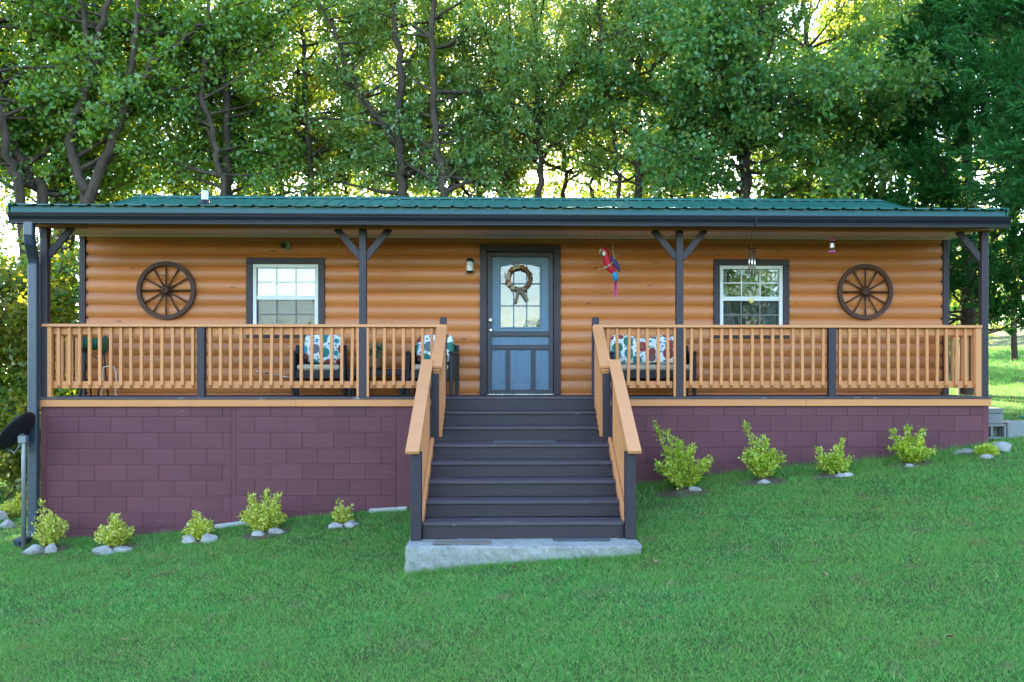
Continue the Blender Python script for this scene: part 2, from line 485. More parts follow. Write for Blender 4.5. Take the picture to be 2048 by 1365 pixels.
# log siding: every course is a row of boards, cut at the openings and at butt joints
CZ, CH = 1.8025 - 11 * 0.1776, 0.1776
def log_piece(x0, x1, zb, za, ze):
    """half-log course that starts at zb, clipped to za..ze"""
    pts = []
    for i in range(13):
        t = i / 12; z = zb + t * CH
        pts.append((z, -0.033 * max(0.0, math.sin(math.pi * min(max(0.05 + 0.92 * t, 0), 1))) ** 0.55))
    pts = [(z, y) for z, y in pts if za + 1e-4 < z < ze - 1e-4]
    full = lambda z: -0.033 * max(0.0, math.sin(math.pi * min(max(0.05 + 0.92 * (z - zb) / CH, 0), 1))) ** 0.55
    pts = [(za, full(za))] + pts + [(ze, full(ze))]
    n = len(pts); V = []; F = []
    for X in (x0, x1):
        V += [(X, y, z) for z, y in pts] + [(X, 0.004, pts[-1][0]), (X, 0.004, pts[0][0])]
    k = n + 2
    m = MB()
    m.add(V[:], [[i, i + 1, i + 1 + k, i + k] for i in range(n - 1)], True)
    m.add(V[:], [[i, (i + 1) % k, (i + 1) % k + k, i + k] for i in range(n - 1, k)] + [list(range(k)), list(range(2 * k - 1, k - 1, -1))])
    return m
rnd = random.Random(3)
T = 0.05
SX0, SX1 = XL + 0.075, XR - 0.075
for c in range(14):
    zb = CZ + c * CH
    z0, z1 = max(zb, 0.002), min(zb + CH, ZS)
    if z1 - z0 < 0.01: continue
    cuts = [(x0, x1) for (x0, x1, oz0, oz1) in OPEN if oz0 < z1 and oz1 > z0]
    spans = []; x = SX0
    for (x0, x1) in sorted(cuts):
        spans.append((x, x0 - 0.004)); x = x1 + 0.004
    spans.append((x, SX1))
    for (x0, x1) in spans:
        if x1 - x0 > 5.2:
            j = x0 + (x1 - x0) * rnd.uniform(0.35, 0.65); segs = [(x0, j - 0.0012), (j + 0.0012, x1)]
        else: segs = [(x0, x1)]
        for (sa, sb) in segs:
            part(log_piece(sa, sb, zb, z0, z1), 'siding_log', M_log, wall_o)
    for (x0, x1, oz0, oz1) in OPEN:      # slivers above and below an opening
        if oz0 < z1 and oz1 > z0:
            if z0 < oz0 - 0.01: part(log_piece(x0 - 0.004, x1 + 0.004, zb, z0, oz0 - 0.004), 'siding_log', M_log, wall_o)
            if z1 > oz1 + 0.01: part(log_piece(x0 - 0.004, x1 + 0.004, zb, oz1 + 0.004, z1), 'siding_log', M_log, wall_o)
for X, s in ((XL, 1), (XR, -1)):
    m = MB(); m.box(X, X + s * 0.085, -0.055, 0.10, 0.002, ZS - 0.002, 0.004); part(m, 'corner_board', M_char)
    m = MB(); m.box(X + s * 0.09, X + s * 0.11, -0.02, -0.0, 0.002, ZS - 0.002, 0.004); part(m, 'corner_strip', M_char)
# end walls, back wall and gables
m = MB()
m.box(XL + 0.01, XL + 0.13, 0.12, 4.86, -0.25, 2.42, 0.002)
m.add([(XL + 0.02, 0.2, 2.42), (XL + 0.02, 4.8, 2.42), (XL + 0.02, 2.44, 3.20), (XL + 0.12, 0.2, 2.42), (XL + 0.12, 4.8, 2.42), (XL + 0.12, 2.44, 3.20)], [[0, 1, 2], [5, 4, 3], [0, 2, 5, 3], [1, 4, 5, 2]])
part(m, 'end_wall', M_log)
m = MB()
m.box(XR - 0.13, XR - 0.01, 0.12, 4.86, -0.25, 2.42, 0.002)
m.add([(XR - 0.12, 0.2, 2.42), (XR - 0.12, 4.8, 2.42), (XR - 0.12, 2.44, 3.20), (XR - 0.02, 0.2, 2.42), (XR - 0.02, 4.8, 2.42), (XR - 0.02, 2.44, 3.20)], [[0, 1, 2], [5, 4, 3], [0, 2, 5, 3], [1, 4, 5, 2]])
part(m, 'end_wall', M_log)
m = MB(); m.box(XL + 0.14, XR - 0.14, 4.74, 4.86, -0.25, 2.42, 0.002); part(m, 'back_wall', M_log)
m = MB(); m.box(XL + 0.14, XR - 0.14, 0.13, 4.73, -0.06, -0.01, 0.002); part(m, 'room_floor', M_room)
m = MB(); m.box(XL + 0.14, XR - 0.14, 0.13, 4.73, 2.30, 2.34, 0.002); part(m, 'room_ceiling', M_room)
for (xa) in (-1.2, 1.6):
    m = MB(); m.box(xa, xa + 0.1, 0.14, 4.72, -0.008, 2.298, 0.002); part(m, 'partition', M_room)

# ---- windows
def window(op, blinds):
    x0, x1, z0, z1 = op
    w = MB(); t = 0.088
    # charcoal casing boards
    w.box(x0 - t, x1 + t, -0.062, -0.0, z1 + 0.001, z1 + t, 0.004)
    w.box(x0 - t, x0 - 0.001, -0.060, -0.0, z0, z1, 0.004)
    w.box(x1 + 0.001, x1 + t, -0.060, -0.0, z0, z1, 0.004)
    w.box(x0 - t, x1 + t, -0.064, -0.0, z0 - t, z0 - 0.001, 0.004)
    wo = part(w, 'window', M_char)
    f = MB(); e = 0.042; zm = (z0 + z1) / 2 - 0.004
    f.box(x0 + 0.002, x1 - 0.002, -0.045, 0.06, z1 - e - 0.012, z1 - 0.002, 0.004)
    f.box(x0 + 0.002, x1 - 0.002, -0.045, 0.06, z0 + 0.002, z0 + e, 0.004)
    f.box(x0 + 0.002, x0 + e + 0.01, -0.044, 0.06, z0 + e, z1 - e - 0.012, 0.004)
    f.box(x1 - e - 0.01, x1 - 0.002, -0.044, 0.06, z0 + e, z1 - e - 0.012, 0.004)
    part(f, 'frame', M_white, wo)
    g = MB(); g.box(x0 + e + 0.01, x1 - e - 0.01, -0.030, 0.03, zm - 0.028, zm + 0.034, 0.004); part(g, 'meeting_rail', M_white, wo)
    ix0, ix1 = x0 + e + 0.011, x1 - e - 0.011
    for (za, zb, yy) in ((zm + 0.034, z1 - e - 0.012, 0.0), (z0 + e, zm - 0.028, 0.014)):
        p = MB(); p.box(ix0, ix1, yy, yy + 0.004, za, zb, 0.0005); part(p, 'glass_pane', M_glass, wo)
        for k in (1, 2):
            q = MB(); X = ix0 + (ix1 - ix0) * k / 3; q.box(X - 0.008, X + 0.008, yy - 0.012, yy - 0.003, za, zb, 0.001); part(q, 'muntin', M_white, wo)
        q = MB(); Z = (za + zb) / 2; q.box(ix0, ix1, yy - 0.0115, yy - 0.0035, Z - 0.008, Z + 0.008, 0.001); part(q, 'muntin', M_white, wo)
    q = MB(); q.add([(ix0, -0.018, z0 + e), (ix1, -0.018, z0 + e), (ix1, -0.018, zm - 0.03), (ix0, -0.018, zm - 0.03)], [[0, 1, 2, 3]]); part(q, 'half_screen', M_halfscreen, wo)
    if blinds:
        z = z0 + e + 0.01
        sl = MB(); sl.obox((0, 0, 0), (1, 0, 0), (0, math.cos(0.9), math.sin(0.9)), (0, -math.sin(0.9), math.cos(0.9)), ((ix1 - ix0) / 2, 0.0125, 0.0008), 0.0003)
        me = sl.mesh('blind_slat')
        while z < z1 - e - 0.03:
            place('blind_slat', me, M_blind, wo, ((ix0 + ix1) / 2, 0.06, z)); z += 0.0215
    else:
        for s, xa in ((1, ix0), (-1, ix1)):      # curtains drawn to the sides
            cu = MB(); V = []; F = []; n = 16
            for j in range(7):
                tt = j / 6; wd = 0.06 + 0.16 * tt ** 1.6
                for i in range(n + 1):
                    u = i / n
                    V.append((xa + s * (0.004 + wd * u), 0.085 + 0.018 * math.sin(u * 22), z1 - (z1 - z0) * tt))
            for j in range(6):
                for i in range(n): F.append([j * (n + 1) + i, j * (n + 1) + i + 1, (j + 1) * (n + 1) + i + 1, (j + 1) * (n + 1) + i])
            cu.add(V, F, True); part(cu, 'curtain', M_curtain, wo)
    return wo
tag(window(W_L, True), 'window with white blinds left of the door')
tag(window(W_R, False), 'window with open curtains right of the door')

# ---- door: charcoal casing, blue door behind a dark screen door
x0, x1, z0, z1 = D_O
d = MB(); t = 0.098
d.box(x0 - t, x0 - 0.002, -0.066, 0.0, 0.003, z1 + t, 0.004)
d.box(x1 + 0.002, x1 + t, -0.066, 0.0, 0.003, z1 + t, 0.004)
d.box(x0 - 0.001, x1 + 0.001, -0.064, 0.0, z1 + 0.002, z1 + t - 0.002, 0.004)
door_case = part(d, 'door_casing', M_char)
sx0, sx1 = x0 + 0.006, x1 - 0.006
gx0, gx1, gz0, gz1 = wx(1001.5), wx(1079.5), 0.285 + (750 - 654.5) / 140.56, 0.285 + (750 - 527) / 140.56
dd = MB()
dd.box(sx0, gx0, 0.02, 0.062, 0.02, z1, 0.003); dd.box(gx1, sx1, 0.02, 0.062, 0.02, z1, 0.003)
dd.box(gx0, gx1, 0.02, 0.062, 0.02, gz0, 0.001); dd.box(gx0, gx1, 0.02, 0.062, gz1, z1, 0.001)
door_o = part(dd, 'door', M_blue)
gm = MB(); e = 0.022
gm.box(gx0 - e, gx1 + e, 0.006, 0.0205, gz1, gz1 + e, 0.005); gm.box(gx0 - e, gx1 + e, 0.006, 0.0205, gz0 - e, gz0, 0.005)
gm.box(gx0 - e, gx0, 0.006, 0.0205, gz0, gz1, 0.005); gm.box(gx1, gx1 + e, 0.006, 0.0205, gz0, gz1, 0.005)
# arched head of the glass
N = 12; xc = (gx0 + gx1) / 2; hw = (gx1 - gx0) / 2
arch = [(xc - hw, gz1 - 0.05)] + [(xc + hw * u, gz1 - 0.006 - 0.044 * u * u) for u in np.linspace(-0.98, 0.98, N)] + [(xc + hw, gz1 - 0.05), (xc + hw, gz1), (xc - hw, gz1)]
gm.prism(arch, 0.012, 0.03)
part(gm, 'glass_moulding', M_blue, door_o)
p = MB(); p.box(gx0, gx1, 0.036, 0.040, gz0, gz1, 0.0005); part(p, 'glass_pane', M_glass, door_o)
for k in (1, 2):
    q = MB(); X = gx0 + (gx1 - gx0) * k / 3; q.box(X - 0.009, X + 0.009, 0.024, 0.034, gz0, gz1, 0.002); part(q, 'muntin', M_blue, door_o)
    q = MB(); Z = gz0 + (gz1 - gz0) * (k / 3 + (0.015 if k == 2 else 0)); q.box(gx0, gx1, 0.0245, 0.0335, Z - 0.009, Z + 0.009, 0.002); part(q, 'muntin', M_blue, door_o)
for (pa, pb) in ((gx0 - 0.02, xc - 0.04), (xc + 0.04, gx1 + 0.02)):     # raised lower panels
    q = MB()
    for k in range(3):
        i = 0.022 * k; q.box(pa + i, pb - i, 0.010 - 0.003 * k, 0.0205 - 0.002 * k, 0.16 + i, 0.82 - i, 0.004)
    part(q, 'raised_panel', M_blue, door_o)
sd = MB(); st = 0.060; zt = 2.022
sz = lambda py: 0.285 + (750 - py) / 140.9
sd.box(sx0, sx0 + st, -0.032, -0.002, 0.012, zt, 0.004); sd.box(sx1 - st, sx1, -0.032, -0.002, 0.012, zt, 0.004)
sd.box(sx0 + st, sx1 - st, -0.031, -0.003, zt - 0.062, zt - 0.001, 0.004)
sd.box(sx0 + st, sx1 - st, -0.031, -0.003, sz(672.5), sz(663), 0.004)
sd.box(sx0 + st, sx1 - st, -0.031, -0.003, sz(699), sz(690), 0.004)
sd.box(sx0 + st, sx1 - st, -0.031, -0.003, 0.013, sz(780), 0.004)
for (pa, pb) in ((1011.7, 1019.6), (1062, 1070.4)): sd.box(wx(pa), wx(pb), -0.030, -0.004, sz(780), sz(699), 0.004)
screen_o = part(sd, 'screen_door', M_screen)
q = MB(); q.add([(sx0 + st, -0.012, 0.05), (sx1 - st, -0.012, 0.05), (sx1 - st, -0.012, zt - 0.05), (sx0 + st, -0.012, zt - 0.05)], [[0, 1, 2, 3]]); part(q, 'insect_screen', M_mesh, screen_o)
q = MB(); kx = sx0 + 0.045; kz = sz(641)
q.lathe((kx, -0.034, kz), [(0.022, 0.0), (0.022, -0.006), (0.009, -0.010), (0.009, -0.03), (0.024, -0.04), (0.027, -0.052), (0.018, -0.062)], 14, 'y'); part(q, 'door_knob', M_metal, screen_o)
q = MB(); q.lathe((kx + 0.004, -0.034, kz - 0.14), [(0.024, 0.0), (0.024, -0.008), (0.017, -0.012), (0.015, -0.03)], 14, 'y'); part(q, 'lock', M_metal, screen_o)
q = MB(); q.box(kx - 0.05, kx - 0.035, -0.04, -0.031, kz - 0.03, kz + 0.06, 0.003); part(q, 'latch', M_black, screen_o)
for Z in (0.3, 1.0, 1.72):
    q = MB(); q.box(sx1 - 0.012, sx1 + 0.018, -0.042, -0.031, Z - 0.035, Z + 0.035, 0.002); part(q, 'hinge', M_black, screen_o)
q = MB(); q.box(x0, x1, -0.07, 0.1, 0.003, 0.014, 0.003); part(q, 'threshold', M_metal, door_case)

# ---- porch floor: boards, rim, tan skirt
deck = MB(); deck.box(XL + 0.02, XR - 0.02, -1.10, -0.002, -0.10, -0.032, 0.002)
deck_o = part(deck, 'porch_floor', M_char)
bm_ = MB(); LB = (XR - XL) / 2
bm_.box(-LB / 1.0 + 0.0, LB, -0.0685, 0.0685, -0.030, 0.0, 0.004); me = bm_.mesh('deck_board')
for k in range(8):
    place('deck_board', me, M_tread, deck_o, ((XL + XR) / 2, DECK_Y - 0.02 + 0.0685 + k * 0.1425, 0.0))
for (a0, a1) in ((XL + 0.01, fx(592)), (fx(592) + 0.002, 0.1746 - 1.0), (0.1746 + 1.0, fx(1612)), (fx(1612) + 0.002, XR - 0.0)):
    q = MB(); q.box(a0, a1, -1.148, -1.112, -0.122, -0.032, 0.003); part(q, 'skirt_board', M_rail, deck_o)

# ---- block foundation
fd = MB()
fd.box(XL + 0.03, XR - 0.02, -1.1015, -1.0, -2.6, -0.031, 0.001)
fd.box(XL + 0.03, XL + 0.15, -1.0, 4.85, -2.6, -0.26, 0.001); fd.box(XR - 0.14, XR - 0.02, -1.0, 4.85, -2.6, -0.26, 0.001)
fnd = part(fd, 'foundation_wall', M_block)
tag(fnd, 'plum painted concrete block foundation')
BW, BH, J = 0.406, 0.2045, 0.0055
ztop = -0.253
cache = {}
def blk(w, h):
    k = (round(w, 3), round(h, 3))
    if k not in cache:
        q = MB(); q.box(-w / 2, w / 2, -0.02, 0.0, -h / 2, h / 2, 0.0035); cache[k] = q.mesh('concrete_block')
    return cache[k]
rb = random.Random(5)
def block_run(xa, xb, phase):
    for c in range(-1, 9):
        z1 = -0.124 if c < 0 else ztop - c * BH
        z0 = ztop - (c + 1) * BH if c >= 0 else ztop
        off = (phase + c) % 2 * BW / 2
        xx = xa - off
        while xx < xb - 0.01:
            a0, a1 = max(xx, xa), min(xx + BW, xb)
            if a1 - a0 > 0.03:
                g = float(terrain((a0 + a1) / 2, -1.1))
                if z1 > g - 0.08:
                    w, h = a1 - a0 - J, z1 - z0 - J
                    place('concrete_block', blk(w, h), M_block, fnd, ((a0 + a1) / 2, -1.0865 - rb.uniform(0, 0.003), (z0 + z1) / 2))
            xx += BW
block_run(XL + 0.10, fx(461), 0)
block_run(fx(476), fx(792), 1)
block_run(fx(1262), XR - 0.10, 1)
for (a0, a1, zb) in ((XL + 0.025, XL + 0.093, -2.4), (fx(463.5), fx(471), -1.27), (fx(793.5), fx(826), -2.4), (XR - 0.093, XR - 0.01, -2.4)):
    q = MB(); q.box(a0, a1, -1.108, -1.07, zb, -0.124, 0.006); part(q, 'pilaster', M_block, fnd)

# ---- porch ceiling, beam, roof
so = MB(); so.box(XL - 0.1, XR + 0.1, -1.39, -0.002, ZS + 0.016, ZS + 0.03, 0.001); so_o = part(so, 'porch_ceiling', M_soffit)
SW = 0.1524
q = MB()
for k in range(2): q.box(-SW / 2 + k * SW / 2 + 0.003, -SW / 2 + (k + 1) * SW / 2 - 0.003, -0.69, 0.69, 0.0, 0.014, 0.003)
me = q.mesh('soffit_panel')
for k in range(int((XR - XL + 0.2) / SW)): place('soffit_panel', me, M_soffit, so_o, (XL - 0.1 + SW / 2 + k * SW, -0.695, ZS))
q = MB(); q.box(XL, XR, -0.075, -0.045, ZS - 0.02, ZS - 0.001, 0.004); part(q, 'ceiling_trim', M_soffit, so_o)
q = MB(); q.box(XL - 0.02, XR + 0.02, -1.17, -1.03, 2.165, ZS - 0.002, 0.004); part(q, 'porch_beam', M_beam)
RX0, RX1 = -6.18, 6.40
EAVE, BRK, RDG = (-1.43, 2.395), (1.2, 2.88), (2.44, 3.275)
rf = MB()      # roof deck under the panels
for (p0, p1) in ((EAVE, BRK), (BRK, RDG)):
    rf.add([(RX0 + 0.02, p0[0] + 0.02, p0[1] - 0.006), (RX1 - 0.02, p0[0] + 0.02, p0[1] - 0.006), (RX1 - 0.02, p1[0], p1[1] - 0.006), (RX0 + 0.02, p1[0], p1[1] - 0.006),
            (RX0 + 0.02, p0[0] + 0.02, p0[1] - 0.05), (RX1 - 0.02, p0[0] + 0.02, p0[1] - 0.05), (RX1 - 0.02, p1[0], p1[1] - 0.05), (RX0 + 0.02, p1[0], p1[1] - 0.05)],
           [[0, 1, 2, 3], [7, 6, 5, 4], [0, 4, 5, 1], [1, 5, 6, 2], [3, 7, 4, 0], [2, 6, 7, 3]])
roof_o = part(rf, 'roof', M_roof)
NP = 14; PW = (RX1 - RX0) / NP
def panel_mesh(path, name):
    prof = []
    rs = PW / 4
    for k in range(4):
        c = -PW / 2 + rs * (k + 0.5)
        prof += [(c - rs / 2 + 0.0008 * (k == 0), 0), (c - 0.030, 0), (c - 0.014, 0.017), (c + 0.014, 0.017), (c + 0.030, 0)]
        for o in (-0.045,): pass
    prof.append((PW / 2 - 0.0008, 0))
    V = []; n = len(prof)
    for (y, z) in path:
        V += [(x, y, z + h) for x, h in prof]
    th = 0.0015
    m_ = len(path)
    V += [(v[0], v[1], v[2] - th) for v in V]
    F = []
    for j in range(m_ - 1):
        for i in range(n - 1):
            a = j * n + i; F.append([a, a + 1, a + n + 1, a + n]); b = a + m_ * n; F.append([b + n, b + n + 1, b + 1, b])
    for i in range(n - 1): F.append([i, i + m_ * n, i + 1 + m_ * n, i + 1])
    q = MB(); q.add(V, F); return q.mesh(name)
pm = panel_mesh([(EAVE[0] - 0.05, EAVE[1] - 0.009), BRK, RDG], 'roof_panel')
pm2 = panel_mesh([(5.25, RDG[1] - 0.318 * 2.81), RDG], 'roof_panel')
for k in range(NP):
    place('roof_panel', pm, M_roof, roof_o, (RX0 + PW * (k + 0.5), 0, 0))
    place('roof_panel', pm2, M_roof, roof_o, (RX0 + PW * (k + 0.5), 0, 0))
q = MB()
hc = [(2.44 - 0.17, RDG[1] - 0.034), (2.44 - 0.16, RDG[1] - 0.022), (2.44 - 0.02, RDG[1] + 0.027), (2.44 + 0.02, RDG[1] + 0.027), (2.44 + 0.16, RDG[1] - 0.022), (2.44 + 0.17, RDG[1] - 0.034)]
V = [(X, y, z) for X in (RX0 - 0.01, RX1 + 0.01) for (y, z) in hc]; V += [(v[0], v[1], v[2] - 0.003) for v in V]
F = [[i, i + 1, i + 7, i + 6] for i in range(5)] + [[i + 12, i + 18, i + 19, i + 13] for i in range(5)] + [[0, 6, 18, 12], [5, 17, 23, 11]]
q.add(V, F); part(q, 'ridge_cap', M_roof, roof_o)
for X in (RX0 - 0.004, RX1 + 0.004):
    q = MB()
    for (p0, p1) in ((EAVE, BRK), (BRK, RDG)):
        q.bar((X, p0[0], p0[1] - 0.04), (X, p1[0], p1[1] - 0.04), 0.02, 0.12, b=0.003)
    part(q, 'rake_trim', M_roof, roof_o)
q = MB(); q.box(RX0 + 0.02, RX1 - 0.02, -1.42, -1.395, 2.26, 2.372, 0.002); part(q, 'fascia', paint('teal_fascia', (0.010, 0.085, 0.10), 0.4, 0.1, (0.6, 2, 2)), roof_o)
vp = at(410, 400, 0.4)
q = MB(); q.lathe((vp[0], 0.4, 2.60), [(0.05, 0), (0.05, 0.36), (0.046, 0.36), (0.046, 0.30)], 16); part(q, 'vent_pipe', M_white, roof_o)
q = MB(); q.lathe((vp[0], 0.4, 2.72), [(0.13, 0.0), (0.12, 0.025), (0.075, 0.04), (0.06, 0.10), (0.052, 0.11)], 16); part(q, 'pipe_boot', M_black, roof_o)
# gutter: K-style trough with rolled lip
GX0, GX1 = float(at(18, 440, -1.5)[0]), float(at(2020, 440, -1.5)[0])
prof = [(-1.421, 2.272), (-1.423, 2.165), (-1.430, 2.152), (-1.500, 2.150), (-1.512, 2.156), (-1.512, 2.168), (-1.506, 2.172), (-1.510, 2.20), (-1.530, 2.245), (-1.533, 2.262), (-1.545, 2.266), (-1.548, 2.282), (-1.540, 2.288), (-1.525, 2.286), (-1.520, 2.27),
        (-1.500, 2.195), (-1.496, 2.160), (-1.435, 2.160)]
def extrude_x(prof, x0, x1, m):
    n = len(prof); V = [(X, y, z) for X in (x0, x1) for y, z in prof]
    m.add(V, [[i, (i + 1) % n, (i + 1) % n + n, i + n] for i in range(n)]); return m
gu_o = part(extrude_x(prof, GX0, GX1, MB()), 'gutter', M_gutter)
for X in (GX0, GX1):
    q = MB(); V = [(X + dx, y, z) for dx in (-0.003, 0.003) for (y, z) in prof[:15]]
    q.add(V, [list(range(15)), list(range(29, 14, -1))] + [[i, (i + 1) % 15, (i + 1) % 15 + 15, i + 15] for i in range(15)]); part(q, 'end_cap', M_gutter, gu_o)
for k in range(13):
    X = GX0 + 0.5 + k * (GX1 - GX0 - 1.0) / 12
    q = MB(); q.box(X - 0.012, X + 0.012, -1.53, -1.42, 2.262, 2.268, 0.001); part(q, 'gutter_hanger', M_gutter, gu_o)
# gutter seam sleeve
X = float(at(1510, 440, -1.5)[0]); q = MB(); q.box(X - 0.004, X + 0.004, -1.5495, -1.50, 2.151, 2.287, 0.001); part(q, 'gutter_seam', M_gutter, gu_o)

# ---- downspout at the left corner
ds = MB()
dpt = [(at(66, 452, -1.48), 0), (at(66, 476, -1.46), 0), (at(78, 508, -1.24), 0)]
xd = float(at(67, 760, -1.22)[0])
zg = float(terrain(xd, -1.2))
P = [(xd + 0.085, -1.475, 2.17), (xd + 0.085, -1.475, 2.02), (xd + 0.075, -1.44, 1.93), (xd + 0.012, -1.25, 1.77), (xd, -1.215, 1.69), (xd, -1.215, 1.0), (xd, -1.215, zg + 0.16), (xd - 0.02, -1.26, zg + 0.09), (xd - 0.10, -1.42, zg + 0.03)]
def rect_tube(m, P, w, dp, wref=(1, 0, 0)):
    V = []; F = []; prev = None
    for i, p in enumerate(P):
        p = np.asarray(p, float); a = nrm(np.asarray(P[min(i + 1, len(P) - 1)], float) - np.asarray(P[max(i - 1, 0)], float))
        u = nrm(np.asarray(wref, float) - a * np.dot(wref, a)); v = np.cross(a, u)
        c = 0.18
        for (s, t) in ((-1 + c, -1), (1 - c, -1), (1, -1 + c), (1, 1 - c), (1 - c, 1), (-1 + c, 1), (-1, 1 - c), (-1, -1 + c)):
            V.append(p + u * s * w / 2 + v * t * dp / 2)
    for i in range(len(P) - 1):
        for k in range(8):
            F.append([i * 8 + k, i * 8 + (k + 1) % 8, (i + 1) * 8 + (k + 1) % 8, (i + 1) * 8 + k])
    F += [list(range(8)), list(range(len(V) - 1, len(V) - 9, -1))]
    return m.add(V, F)
dn = part(rect_tube(ds, P, 0.112, 0.090), 'downspout', M_spout)
for Z in (1.68, 0.92, -0.95):
    q = MB(); q.box(xd - 0.059, xd + 0.059, -1.263, -1.165, Z - 0.008, Z + 0.008, 0.003); part(q, 'downspout_joint', M_spout, dn)
q = MB()
for k in range(5): q.box(xd - 0.072, xd + 0.03, -1.30 - 0.02 * k, -1.296 - 0.02 * k, 1.80 + 0.018 * k, 1.812 + 0.018 * k, 0.001)

# ---- posts and braces
PY = -1.09
pq = MB(); pq.box(-0.046, 0.046, -0.046, 0.046, 0.0, 2.164, 0.005); post_me = pq.mesh('porch_post')
post_x = [XL + 0.075, fx(725), fx(1360), fx(1971)]
posts = [place('porch_post', post_me, M_char, cabin, (X, PY, 0)) for X in post_x]
def brace(X, s, po):
    q = MB(); q.bar((X + s * 0.035, PY, 1.80), (X + s * 0.34, PY, 2.175), 0.038, 0.085, up=(-s * 0.7, 0, 0.7)); part(q, 'brace', M_char, po)
brace(post_x[0], 1, posts[0])
for k in (1, 2): brace(post_x[k], 1, posts[k]); brace(post_x[k], -1, posts[k])
brace(post_x[3], -1, posts[3])

# ---- porch railing
bq = MB(); bq.box(-0.019, 0.019, -0.019, 0.019, 0.150, 0.893, 0.003)
bq.add([(-0.018, -0.018, 0.151), (0.018, -0.018, 0.151), (0.018, 0.018, 0.115), (-0.018, 0.018, 0.115), (-0.018, 0.018, 0.151), (0.018, 0.018, 0.151)], [[0, 3, 2, 1], [0, 4, 3], [1, 2, 5], [3, 4, 5, 2]])
bal_me = bq.mesh('baluster')
rb = random.Random(11)
def railing(label, xa, xb, mids, fulls):
    """front run between world x xa..xb; mids: short posts, fulls: roof posts that interrupt it"""
    ro = MB(); ro.box(xa, xb, -1.150, -1.012, 0.897, 0.935, 0.005)
    r = part(ro, 'railing', M_cap); tag(r, label)
    stops = sorted([(X, 0.046) for X in mids] + [(X, 0.046 + 0.036) for X in fulls])
    for X in mids:
        q = MB(); q.box(X - 0.046, X + 0.046, PY - 0.05, PY + 0.042, 0.0, 0.894, 0.004); part(q, 'short_post', M_char, r)
    for X in fulls:
        for s in (-1, 1):
            q = MB(); q.box(X + s * 0.048, X + s * 0.080, PY - 0.04, PY + 0.0, 0.002, 0.895, 0.003); part(q, 'end_strip', M_rail, r)
    e = [xa] + [v for X, h in stops for v in (X - h, X + h)] + [xb]
    for i in range(0, len(e), 2):
        a0, a1 = e[i], e[i + 1]
        if a1 - a0 < 0.1: continue
        q = MB(); q.box(a0 + 0.001, a1 - 0.001, -1.072, -1.034, 0.802, 0.896, 0.003); part(q, 'upper_rail', M_rail, r)
        q = MB(); q.box(a0 + 0.001, a1 - 0.001, -1.072, -1.034, 0.112, 0.202, 0.003); part(q, 'lower_rail', M_rail, r)
        n = max(1, int(round((a1 - a0) / 0.1305)) - (0 if (a1 - a0) < 1.3 else 0))
        for k in range(n):
            X = a0 + (a1 - a0) * (k + 0.5) / n
            o = place('baluster', bal_me, M_rail, r, (X, -1.0925 + rb.uniform(-0.001, 0.001), rb.uniform(-0.006, 0.003)))
            o.rotation_euler = (0, R(rb.gauss(0, 0.4)), R(rb.uniform(-3, 3)))
    return r
XS = 0.1746                                    # middle of the stairs
r1 = railing('tan railing along the porch left of the stairs', XL + 0.055, fx(893), [fx(401)], [post_x[1]])
r2 = railing('tan railing along the porch right of the stairs', fx(1186), XR - 0.12, [fx(1665.5)], [post_x[2]])
for X, r, w in ((XL + 0.125, r1, 0.045), (XR - 0.155, r2, 0.04)):
    q = MB(); q.box(X - w, X + w, -1.13, -1.075, 0.001, 0.896, 0.003); part(q, 'corner_strip', M_rail, r)
def end_rail(X, s, label):
    ro = MB(); ro.box(X - 0.07, X + 0.07, -1.010, -0.06, 0.897, 0.935, 0.004); r = part(ro, 'railing', M_cap); tag(r, label)
    q = MB(); q.box(X - 0.019, X + 0.019, -1.03, -0.06, 0.802, 0.896, 0.003); part(q, 'upper_rail', M_rail, r)
    q = MB(); q.box(X - 0.019, X + 0.019, -1.03, -0.06, 0.112, 0.202, 0.003); part(q, 'lower_rail', M_rail, r)
    for k in range(7):
        place('baluster', bal_me, M_rail, r, (X + s * 0.0395, -0.96 + k * 0.131, 0))
end_rail(XL + 0.075, -1, 'tan railing closing the left end of the porch')
end_rail(XR - 0.06, 1, 'tan railing closing the right end of the porch')
for px, Xo in ((886, None), (1191.5, None)):
    X = fx(px); q = MB(); q.box(X - 0.044, X + 0.044, PY - 0.045, PY + 0.045, 0.0, 1.03, 0.008); po = part(q, 'stair_head_post', M_char)

# ================================================================== porch stairs
stairs = thing('porch_stairs', (XS, -2.3, -1.4), 'wide charcoal wooden stairs with tan handrails up to the porch', 'stairs')
HU, HL = 0.975, 1.037
RISE = 0.175
st_tops = [(-0.175, -1.45, -1.15, HU), (-0.350, -1.74, -1.43, HU), (-0.525, -2.24, -1.72, HL), (-0.700, -2.55, -2.23, HL), (-0.875, -2.86, -2.54, HL), (-1.050, -3.17, -2.85, HL), (-1.225, -3.48, -3.16, HL)]
rs = random.Random(4)
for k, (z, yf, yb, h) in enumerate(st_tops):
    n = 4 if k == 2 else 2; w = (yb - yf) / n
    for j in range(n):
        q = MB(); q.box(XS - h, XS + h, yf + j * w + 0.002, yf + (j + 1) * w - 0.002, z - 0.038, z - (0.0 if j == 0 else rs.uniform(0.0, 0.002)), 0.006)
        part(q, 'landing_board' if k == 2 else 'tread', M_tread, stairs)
    zl = z - RISE if k < 6 else -1.397
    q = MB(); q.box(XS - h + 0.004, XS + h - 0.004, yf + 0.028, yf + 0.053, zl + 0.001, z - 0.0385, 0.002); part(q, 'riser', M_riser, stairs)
q = MB(); q.box(XS - HU + 0.004, XS + HU - 0.004, -1.153, -1.13, -0.174, -0.032, 0.002); part(q, 'riser', M_riser, stairs)
